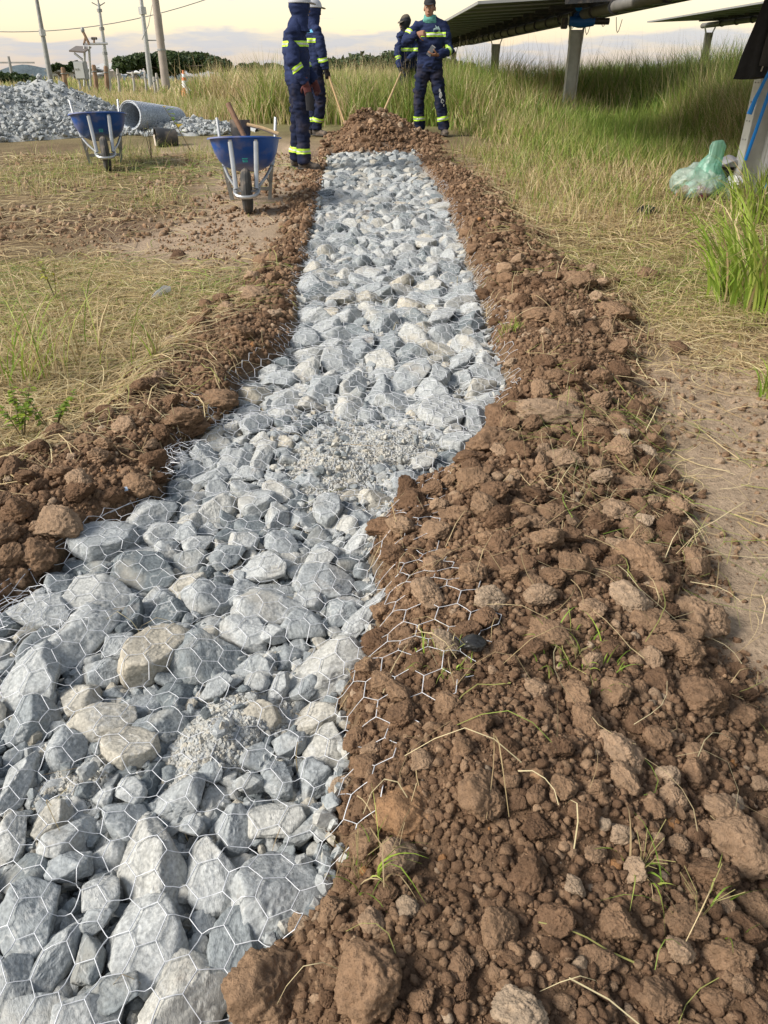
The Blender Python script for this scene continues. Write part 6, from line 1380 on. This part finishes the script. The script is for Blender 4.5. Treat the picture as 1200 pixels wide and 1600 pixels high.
def person(label, loc, J, style, seed):
    root = thing('person', label, 'person', loc); V_ = Vector; g = lambda k: V_(J[k])
    lat = V_(J.get('lat', (1, 0, 0))).normalized(); front = lat.cross(V_((0, 0, 1))) ; front = V_((front.x, front.y, 0)).normalized() * 1
    # lat points to the figure's left-of-picture..right axis; front is where the chest looks
    if V_(J['front']).dot(front) < 0: front = -front
    hip, chest, neck, head = g('hip'), g('chest'), g('neck'), g('head'); hf = V_(J['face']).normalized(); hl = hf.cross(V_((0, 0, 1))).normalized()
    # --- the body: one continuous skin
    b = MB()
    b.loft([hip - V_((0, 0, .06)), hip, (hip + chest) / 2, chest, neck - V_((0, 0, .05)), neck + V_((0, 0, .02)), head - V_((0, 0, .06))], [(.11, .08), (.12, .085), (.11, .08), (.13, .085), (.07, .06), (.055, .055), (.055, .055)], 14, axis=lat)
    hb = head
    b.ball(hb + V_((0, 0, .035)) - hf * .010, .076, .093, .10, Matrix((hl, hf, V_((0, 0, 1)))).transposed(), 3)
    b.loft([hb + hf * .035 + V_((0, 0, .03)), hb + hf * .045 - V_((0, 0, .04)), hb + hf * .055 - V_((0, 0, .085)), hb + hf * .052 - V_((0, 0, .115))], [(.062, .050), (.060, .046), (.048, .038), (.028, .024)], 14, axis=hl)
    b.loft([hb + hf * .083 + V_((0, 0, .028)), hb + hf * .100 - V_((0, 0, .005)), hb + hf * .108 - V_((0, 0, .028)), hb + hf * .090 - V_((0, 0, .038))], [(.009, .012), (.011, .014), (.017, .015), (.014, .010)], 8, axis=hl)   # nose
    b.loft([hb + hf * .088 + hl * -.05 + V_((0, 0, .045)), hb + hf * .096 + V_((0, 0, .042)), hb + hf * .088 + hl * .05 + V_((0, 0, .045))], [.010, .012, .010], 8)    # brow
    b.loft([hb + hf * .083 + hl * -.022 - V_((0, 0, .062)), hb + hf * .093 - V_((0, 0, .060)), hb + hf * .083 + hl * .022 - V_((0, 0, .062))], [.008, .011, .008], 8)      # lips
    for s in ((-1, 1) if style.get('face') else ()): b.ball(hb + hl * s * .080 - hf * .012, .012, .020, .032, Matrix((hl, hf, V_((0, 0, 1)))).transposed(), 2)
    for sd in ('L', 'R'):
        sh, eb, wr = g('sh' + sd), g('el' + sd), g('wr' + sd)
        b.loft([chest + (sh - chest) * .5, sh, (sh + eb) / 2, eb, wr], [.05, .05, .042, .036, .026], 10)
        hand_into(b, wr, J['hd' + sd], J['hn' + sd], J['curl' + sd], 1.0, J['th' + sd])
        hp, kn, an = g('hp' + sd), g('kn' + sd), g('an' + sd); b.loft([hip + (hp - hip) * .5, hp - V_((0, 0, .05)), kn, an], [.07, .07, .05, .035], 10)
        ft = V_(J['ft' + sd]).normalized(); b.loft([an, an - V_((0, 0, .04)) + ft * .05, an - V_((0, 0, .05)) + ft * .14], [.035, .035, .025], 8)
    me = remesh(b, 'body', .0055, 0, seed, 1); body = link('body', me, M['skin'], root)
    if style.get('face'):
        for s in (-1, 1):
            e = MB(); e.ball(hb + hl * s * .032 + hf * .079 + V_((0, 0, .018)), .014, .010, .0085, Matrix((hl, hf, V_((0, 0, 1)))).transposed(), 2); ee = e.build('eye', M['eyewhite'], body, smooth=True)
            e = MB(); e.ball(hb + hl * s * .032 + hf * .0875 + V_((0, 0, .018)), .006, .003, .006, Matrix((hl, hf, V_((0, 0, 1)))).transposed(), 1); e.build('iris', M['hair'], ee, smooth=True)
            e = MB(); e.loft([hb + hl * s * .014 + hf * .099 + V_((0, 0, .043)), hb + hl * s * .034 + hf * .098 + V_((0, 0, .050)), hb + hl * s * .054 + hf * .086 + V_((0, 0, .044))], [(.003, .006), (.004, .006), (.002, .004)], 6); e.build('eyebrow', M['hair'], body, smooth=True)
        e = MB(); e.loft([hb + hl * -.024 + hf * .088 - V_((0, 0, .062)), hb + hf * .1045 - V_((0, 0, .062)), hb + hl * .024 + hf * .088 - V_((0, 0, .062))], [(.004, .003), (.006, .004), (.004, .003)], 6); e.build('mouth', M['lip'], body, smooth=True)
        e = MB(); e.ball(hb + V_((0, 0, .045)) - hf * .018, .081, .094, .092, Matrix((hl, hf, V_((0, 0, 1)))).transposed(), 3); e.build('hair', M['hair'], body, smooth=True)
    # --- jacket
    j = MB(); hem = hip - V_((0, 0, .06)); up = chest + V_((0, 0, .13))
    ft_ = style.get('bulk', 1.0)
    j.loft([hem, hem + V_((0, 0, .06)), (hip + chest) / 2, chest, chest + V_((0, 0, .10)), neck - V_((0, 0, .035)), neck + V_((0, 0, .03))], [(.185 * ft_, .128 * ft_), (.19 * ft_, .132 * ft_), (.185 * ft_, .132 * ft_), (.20 * ft_, .135 * ft_), (.185, .115), (.10, .085), (.075, .078)], 20, axis=lat)
    for sd in ('L', 'R'):
        sh, eb, wr = g('sh' + sd), g('el' + sd), g('wr' + sd)
        j.loft([neck + V_((0, 0, .015)), neck * .55 + sh * .45 + V_((0, 0, -.01)), sh + V_((0, 0, -.02))], [.062, .070, .078], 12)
        j.loft([chest + (sh - chest) * .45 + V_((0, 0, .03)), sh, (sh * .55 + eb * .45), eb, (eb * .5 + wr * .5), wr], [.080, .078, .076, .068, .060, .048], 14)
    jm = remesh(j, 'jacket', .012, .012, seed + 1, 3); jk = link('jacket', jm, M['navy'], root)
    # --- trousers
    t = MB(); t.loft([hip + V_((0, 0, .05)), hip - V_((0, 0, .02)), hip - V_((0, 0, .11))], [(.155, .115), (.172, .122), (.165, .118)], 18, axis=lat)
    for sd in ('L', 'R'):
        hp, kn, an = g('hp' + sd), g('kn' + sd), g('an' + sd)
        t.loft([hp + V_((0, 0, .05)), hp - V_((0, 0, .06)), (hp + kn) / 2, kn, (kn + an) / 2, an + V_((0, 0, .05)), an - V_((0, 0, .005))], [.095, .105, .096, .082, .080, .083, .086], 14)
    tm = remesh(t, 'trousers', .012, .013, seed + 2, 3); tr = link('trousers', tm, M['navyt'], root)
    # --- boots, gloves
    for sd in ('L', 'R'):
        an = g('an' + sd); ft = V_(J['ft' + sd]); ft = V_((ft.x, ft.y, 0)).normalized(); z0 = an.z - .085; sdv = ft.cross(V_((0, 0, 1)))
        base = V_((an.x, an.y, z0))
        bt = MB(); bt.loft([base - ft * .075 + V_((0, 0, .045)), base - ft * .05 + V_((0, 0, .05)), base + ft * .03 + V_((0, 0, .05)), base + ft * .10 + V_((0, 0, .042)), base + ft * .165 + V_((0, 0, .035)), base + ft * .195 + V_((0, 0, .03))], [(.030, .040), (.040, .048), (.044, .055), (.048, .042), (.046, .034), (.028, .022)], 14, axis=sdv)
        bt.loft([base + V_((0, 0, .05)), base + V_((0, 0, .15))], [(.046, .055), (.05, .055)], 12, axis=sdv)
        bo = link('boot', remesh(bt, 'boot', .009, .002, seed, 2), M['boot'], root)
        so = MB(); so.loft([base - ft * .085 + V_((0, 0, .010)), base - ft * .06 + V_((0, 0, .010)), base + ft * .05 + V_((0, 0, .010)), base + ft * .13 + V_((0, 0, .010)), base + ft * .20 + V_((0, 0, .012))], [(.028, .011), (.043, .012), (.042, .012), (.052, .012), (.028, .011)], 12, axis=sdv); so.build('sole', M['rubber'], bo, smooth=True)
        if style.get('glove' + sd):
            gm = MB(); hand_into(gm, g('wr' + sd), J['hd' + sd], J['hn' + sd], J['curl' + sd], 1.04, J['th' + sd]); d = V_(J['hd' + sd]).normalized(); gm.loft([g('wr' + sd) - d * .05, g('wr' + sd) + d * .03], [.037, .037], 12)
            ge = remesh(gm, 'glove', .0055, 0, seed, 1); n = len(ge.vertices); c = np.empty(n * 3, np.float32); ge.vertices.foreach_get('co', c); nn = np.empty(n * 3, np.float32); ge.vertices.foreach_get('normal', nn); ge.vertices.foreach_set('co', c + nn * .0022)
            link('glove', ge, M[style['glove' + sd]], root)
    # --- reflective tape
    UP = V_((0, 0, 1))
    tape(jm, chest - V_((0, 0, style.get('cb', .05))), UP, .055, style.get('cr', .255), root)
    for sd in ('L', 'R'):
        sh, eb, wr = g('sh' + sd), g('el' + sd), g('wr' + sd)
        if 'armband' + sd in style:
            f_, seg = style['armband' + sd]; a, c = (sh, eb) if seg == 'up' else (eb, wr); tape(jm, a + (c - a) * f_, c - a, .055, .10, root)
        kn, an = g('kn' + sd), g('an' + sd); q = an + (kn - an) * style.get('legband', .36); tape(tm, q, kn - an, .06, .13, root)
    return root, jm, tm, dict(lat=lat, front=front, hf=hf, hl=hl, hb=hb)
def helmet(root, inf, col='helmet', tilt=0):
    hb, hf, hl = inf['hb'], inf['hf'], inf['hl']; Mx = Matrix((hl, hf, Vector((0, 0, 1)))).transposed(); V, F = [], []; n, m = 28, 9; c = hb + Vector((0, 0, .062))
    for j in range(m):
        ph = math.pi / 2 * j / (m - 1)
        for k in range(n):
            th = 2 * math.pi * k / n; r = math.cos(ph); rid = 1 + .04 * max(0, 1 - abs(math.cos(th)) * 5) * (j > 0); V.append(c + Mx @ Vector((.112 * r * math.cos(th), .132 * r * math.sin(th), .118 * math.sin(ph) * rid)))
    for j in range(m - 1):
        for k in range(n): F.append((j * n + k, j * n + (k + 1) % n, (j + 1) * n + (k + 1) % n, (j + 1) * n + k))
    F.append(tuple((m - 1) * n + k for k in range(n))); F.append(tuple(reversed(range(n))))
    h = MB().add(V, F).build('helmet', M[col], root, smooth=True, edge=60)
    MB().loft([c + hf * .10 - Vector((0, 0, .004)), c + hf * .15 - Vector((0, 0, .012)), c + hf * .185 - Vector((0, 0, .022))], [(.095, .008), (.085, .007), (.045, .005)], 12, axis=hl).build('visor', M[col], h, smooth=True)
    MB().loft([c + hl * .112 * math.cos(t) + hf * .132 * math.sin(t) - Vector((0, 0, .004)) for t in np.linspace(0, 2 * math.pi, 33)], [(.010, .006)] * 33, 6).build('rim', M[col], h, smooth=True)
def hood(root, inf, neck, face=False, name='hood'):
    hb, hf, hl = inf['hb'], inf['hf'], inf['hl']; m = MB(); Mx = Matrix((hl, hf, Vector((0, 0, 1)))).transposed()
    m.ball(hb + Vector((0, 0, .02)) - hf * .008, 0.098, .122, .128, Mx, 3); nk = Vector(neck)
    m.loft([nk - Vector((0, 0, .09)), nk - Vector((0, 0, .03)), hb - Vector((0, 0, .075)), hb], [(.175, .14), (.125, .115), (.082, .092), (.092, .108)], 18, axis=hl)
    link(name, remesh(m, name, .011, .006, 3, 3), M['navy'] if name == 'hood' else M['black'], root)
def cap(root, inf, mt):
    hb, hf, hl = inf['hb'], inf['hf'], inf['hl']; Mx = Matrix((hl, hf, Vector((0, 0, 1)))).transposed(); V, F = [], []; n, m = 26, 8; c = hb + Vector((0, 0, .058)) - hf * .004
    for j in range(m):
        ph = math.pi / 2 * j / (m - 1)
        for k in range(n):
            th = 2 * math.pi * k / n; r = math.cos(ph) ** .8 if j < m - 1 else 0.01; V.append(c + Mx @ Vector((.088 * r * math.cos(th), .104 * r * math.sin(th), .094 * math.sin(ph))))
    for j in range(m - 1):
        for k in range(n): F.append((j * n + k, j * n + (k + 1) % n, (j + 1) * n + (k + 1) % n, (j + 1) * n + k))
    F.append(tuple(reversed(range(n))))
    h = MB().add(V, F).build('cap', mt, root, smooth=True, edge=60)
    MB().loft([c + hf * .075 + Vector((0, 0, .006)), c + hf * .125 - Vector((0, 0, .002)), c + hf * .165 - Vector((0, 0, .016))], [(.072, .006), (.07, .005), (.04, .004)], 12, axis=hl).build('peak', mt, h, smooth=True)
def onto(jm, root, name, mt, p, d, pts2, lat, up=(0, 0, 1), push=.004):
    """small flat print laid on the cloth: polygon projected along d"""
    bv = BVHTree.FromPolygons([v.co.copy() for v in jm.vertices], [tuple(f.vertices) for f in jm.polygons]); V = []; p = Vector(p); d = Vector(d).normalized(); lat = Vector(lat).normalized(); up = Vector(up)
    grid = []
    for (a, b) in pts2:
        o = p + lat * a + up * b - d * .6; hit = bv.ray_cast(o, d); V.append((hit[0] if hit[0] is not None else p) - d * push)
    m = MB(); m.add(V, [tuple(range(len(V)))]); me = m.mesh(name); bm = bmesh.new(); bm.from_mesh(me); r = bmesh.ops.extrude_face_region(bm, geom=bm.faces[:])
    for v in [q for q in r['geom'] if isinstance(q, bmesh.types.BMVert)]: v.co += d * (push * .6)
    bmesh.ops.recalc_face_normals(bm, faces=bm.faces); bm.to_mesh(me); bm.free(); return link(name, me, mt, root)

def people():
    V_ = Vector
    # -- worker nearest, side-on, facing right
    x, y, z = G(474, 266); z = float(base_z(y)) + .01
    J = dict(lat=(.25, -.97, 0), front=(.97, .25, 0), face=(.93, .37, 0), hip=(-.01, 0, .97), chest=(-.02, 0, 1.33), neck=(.02, 0, 1.54), head=(.055, .01, 1.675),
             shR=(-.03, -.185, 1.425), elR=(-.03, -.255, 1.15), wrR=(.10, -.245, .945), hdR=(.25, .05, -1), hnR=(0, 1, 0), curlR=.5, thR=-1,
             shL=(.03, .185, 1.425), elL=(.05, .24, 1.16), wrL=(.17, .16, .96), hdL=(.3, -.1, -1), hnL=(0, -1, 0), curlL=.5, thL=1,
             hpR=(0, -.095, .92), knR=(.03, -.10, .50), anR=(.03, -.11, .095), ftR=(.97, -.22, 0), hpL=(-.02, .095, .92), knL=(-.06, .12, .50), anL=(-.09, .14, .095), ftL=(.95, .3, 0))
    r, jm, tm, inf = person('worker nearest at left in navy overalls facing right, white helmet over a hood', (x, y, z), J, dict(gloveR='redglove', gloveL='redglove', armbandR=(.30, 'lo'), armbandL=(.3, 'lo'), cb=.0, legband=.30, bulk=1.06), 11)
    hood(r, inf, J['neck']); helmet(r, inf); r.scale = (.955,) * 3
    MB().loft([(.13, -.235, .86), (.14, -.235, .78), (.14, -.225, .66)], [(.035, .02), (.05, .022), (.045, .018)], 10, axis=(1, 0, 0)).build('hanging_pouch', M['black'], r, smooth=True)
    # -- second worker behind him
    x, y, z = G(494, 214); z = float(base_z(y)) + .01
    J = dict(lat=(.6, -.8, 0), front=(.8, .6, 0), face=(.9, .43, 0), hip=(0, 0, .97), chest=(-.01, 0, 1.33), neck=(0, 0, 1.53), head=(.04, .0, 1.665),
             shR=(.09, -.15, 1.42), elR=(.155, -.20, 1.16), wrR=(.21, -.17, .93), hdR=(.25, .1, -1), hnR=(-.2, .9, 0), curlR=1.15, thR=-1,
             shL=(-.11, .15, 1.42), elL=(-.08, .24, 1.16), wrL=(.05, .26, .95), hdL=(.3, 0, -1), hnL=(0, -1, 0), curlL=.6, thL=1,
             hpR=(.05, -.085, .92), knR=(.10, -.08, .50), anR=(.02, -.02, .095), ftR=(.85, -.5, 0), hpL=(-.06, .08, .92), knL=(-.02, .10, .5), anL=(-.06, .14, .095), ftL=(.8, .6, 0))
    r, jm, tm, inf = person('second worker just behind the nearest one, pale helmet with visor, blue shoulder patch', (x, y, z), J, dict(gloveR='glove', gloveL='glove', armbandR=(.45, 'lo'), cb=.03), 23)
    hood(r, inf, J['neck']); helmet(r, inf); r.scale = (.965,) * 3
    onto(jm, r, 'patch', M['logoblue'], (.0, 0, 1.42), (0.1, 1, -.05), [(-.07, -.03), (.06, -.03), (.0, .05)], (1, 0, 0))
    onto(jm, r, 'patch_mark', M['logogreen'], (-.02, 0, 1.47), (0.1, 1, -.05), [(-.05, -.015), (.03, -.01), (-.01, .035)], (1, 0, 0), push=.006)
    h = V_((x, y, z)) + (V_(J['wrR']) + V_((.03, .02, -.07))) * .965; t = thing('rake', 'thin wooden tool shaft held down by the second worker', 'tool', h); e = V_((h.x + .24, h.y - .12, gz1(h.x + .24, h.y - .12))) - h
    MB().loft([V_((-.04, .02, .14)), V_((0, 0, 0)), e], [.014, .015, .016], 8).build('shaft', M['palewood'], t, smooth=True); MB().loft([e - V_((0, 0, -.03)), e + V_((.06, -.02, .02)), e + V_((.14, -.05, .03))], [(.02, .01), (.07, .006), (.09, .004)], 10, axis=(0, 1, 0)).build('blade', M['darkmetal'], t, smooth=True)
    # -- third worker far right, mostly behind the fourth
    x, y, z = at(633, 188, 16.6); z = float(base_z(y)) + .01
    J = dict(lat=(.75, .66, 0), front=(-.66, -.75, 0), face=(-.75, -.6, -.25), hip=(.06, 0, .96), chest=(.03, -.02, 1.32), neck=(.0, -.03, 1.53), head=(-.03, -.05, 1.655),
             shR=(-.14, -.12, 1.43), elR=(-.17, -.22, 1.13), wrR=(-.12, -.32, .90), hdR=(.1, -.3, -1), hnR=(.9, .3, 0), curlR=1.25, thR=1,
             shL=(.17, .10, 1.43), elL=(.2, -.12, 1.17), wrL=(.03, -.3, 1.04), hdL=(-.9, -.4, -.4), hnL=(0, 0, -1), curlL=1.2, thL=-1,
             hpR=(-.01, -.05, .91), knR=(-.03, -.08, .49), anR=(-.01, -.05, .095), ftR=(-.7, -.7, 0), hpL=(.13, .05, .91), knL=(.15, .06, .49), anL=(.16, .1, .095), ftL=(-.5, -.8, 0))
    r, jm, tm, inf = person('third worker with brown cap and dark face cover leaning on a hoe, partly hidden', (x, y, z), J, dict(gloveR='glove', gloveL='glove', armbandR=(.25, 'lo'), armbandL=(.3, 'up'), cb=.10), 37)
    hood(r, inf, J['neck'], name='face_cover'); cap(r, inf, M['camo']); r.scale = (.955,) * 3
    a = V_((x, y, z)) + (V_(J['wrR']) + V_((.02, -.02, -.06))) * .955; t = thing('hoe', 'hoe with long pale wooden handle pushed into the earth mound by the third worker', 'hoe', a)
    tipw = V_(at(598, 178, 14.4)); tip = tipw - a; MB().loft([tip * -.26, V_((0, 0, 0)), tip], [.016, .018, .020], 10).build('shaft', M['palewood'], t, smooth=True)
    MB().loft([tip + V_((0, .0, .02)), tip + V_((-.03, -.06, -.05)), tip + V_((-.05, -.10, -.13))], [(.03, .012), (.08, .007), (.10, .004)], 10, axis=(1, 0, 0)).build('blade', M['darkmetal'], t, smooth=True)
    # -- fourth worker facing the camera
    x, y, z = G(668, 213); z = float(base_z(y)) + .01
    J = dict(lat=(1, -.12, 0), front=(-.12, -1, 0), face=(-.22, -.97, -.03), hip=(0, 0, .96), chest=(.0, 0, 1.31), neck=(-.01, -.01, 1.52), head=(-.02, -.025, 1.645),
             shR=(-.195, .01, 1.435), elR=(-.37, -.10, 1.24), wrR=(-.20, -.24, 1.335), hdR=(.9, -.2, .1), hnR=(.2, .8, -.5), curlR=1.25, thR=-1,
             shL=(.195, -.01, 1.435), elL=(.30, -.06, 1.13), wrL=(.105, -.265, 1.075), hdL=(-.95, -.2, -.02), hnL=(0, .3, 1), curlL=.75, thL=-1,
             hpR=(-.095, 0, .91), knR=(-.15, -.02, .50), anR=(-.135, -.01, .095), ftR=(-.45, -.9, 0), hpL=(.095, 0, .91), knL=(.17, -.04, .50), anL=(.25, -.03, .095), ftL=(.15, -1, 0))
    r, jm, tm, inf = person('fourth worker facing the camera in dark cap and teal scarf, holding a phone', (x, y, z), J, dict(face=True, armbandL=(.20, 'lo'), armbandR=(.55, 'up'), cb=-.02), 41)
    cap(r, inf, M['black'])
    sc = MB(); nk = V_(J['neck']); sc.loft([nk + V_((0, .0, -.03)), nk + V_((0, -.012, .01)), nk + V_((0, -.015, .05))], [(.125, .105), (.105, .10), (.082, .085)], 18, axis=(1, 0, 0)); link('scarf', remesh(sc, 'scarf', .010, .008, 7, 2), M['teal'], r)
    f = V_((.1, 1, 0))
    onto(jm, r, 'chest_print', M['logo'], (.10, 0, 1.405), f, [(-.055, -.018), (.05, -.018), (.02, .03), (.0, .012), (-.02, .04)], (1, 0, 0)); onto(jm, r, 'chest_print', M['logo'], (.10, 0, 1.372), f, [(-.05, -.007), (.05, -.007), (.05, .007), (-.05, .007)], (1, 0, 0))
    for (px_, pz_, w_, h_) in [(.175, .56, .045, .10), (.205, .48, .05, .07), (.16, .62, .03, .05), (.23, .42, .02, .04)]:
        onto(tm, r, 'paint_stain', M['whitepaint'], (px_, 0, pz_), (0, 1, 0), [(-w_ * .5, -h_ * .3), (w_ * .1, -h_ * .5), (w_ * .55, -h_ * .1), (w_ * .35, h_ * .25), (-w_ * .1, h_ * .5), (-w_ * .45, h_ * .2)], (1, 0, 0))
    ph = V_((x, y, z)) + V_(J['wrL']) + V_((-.10, -.02, .03)); t = thing('phone', 'dark phone held by the worker in the teal scarf', 'phone', ph); MB().box((0, 0, .02), (.012, .075, .14), Matrix.Rotation(R(35), 3, 'Y') @ Matrix.Rotation(R(60), 3, 'Z')).build('case', M['grime'], t, bevel=.004)
    MB().box((-.009, -.004, .022), (.002, .066, .125), Matrix.Rotation(R(35), 3, 'Y') @ Matrix.Rotation(R(60), 3, 'Z')).build('screen', M['windowglass'], t)
people()
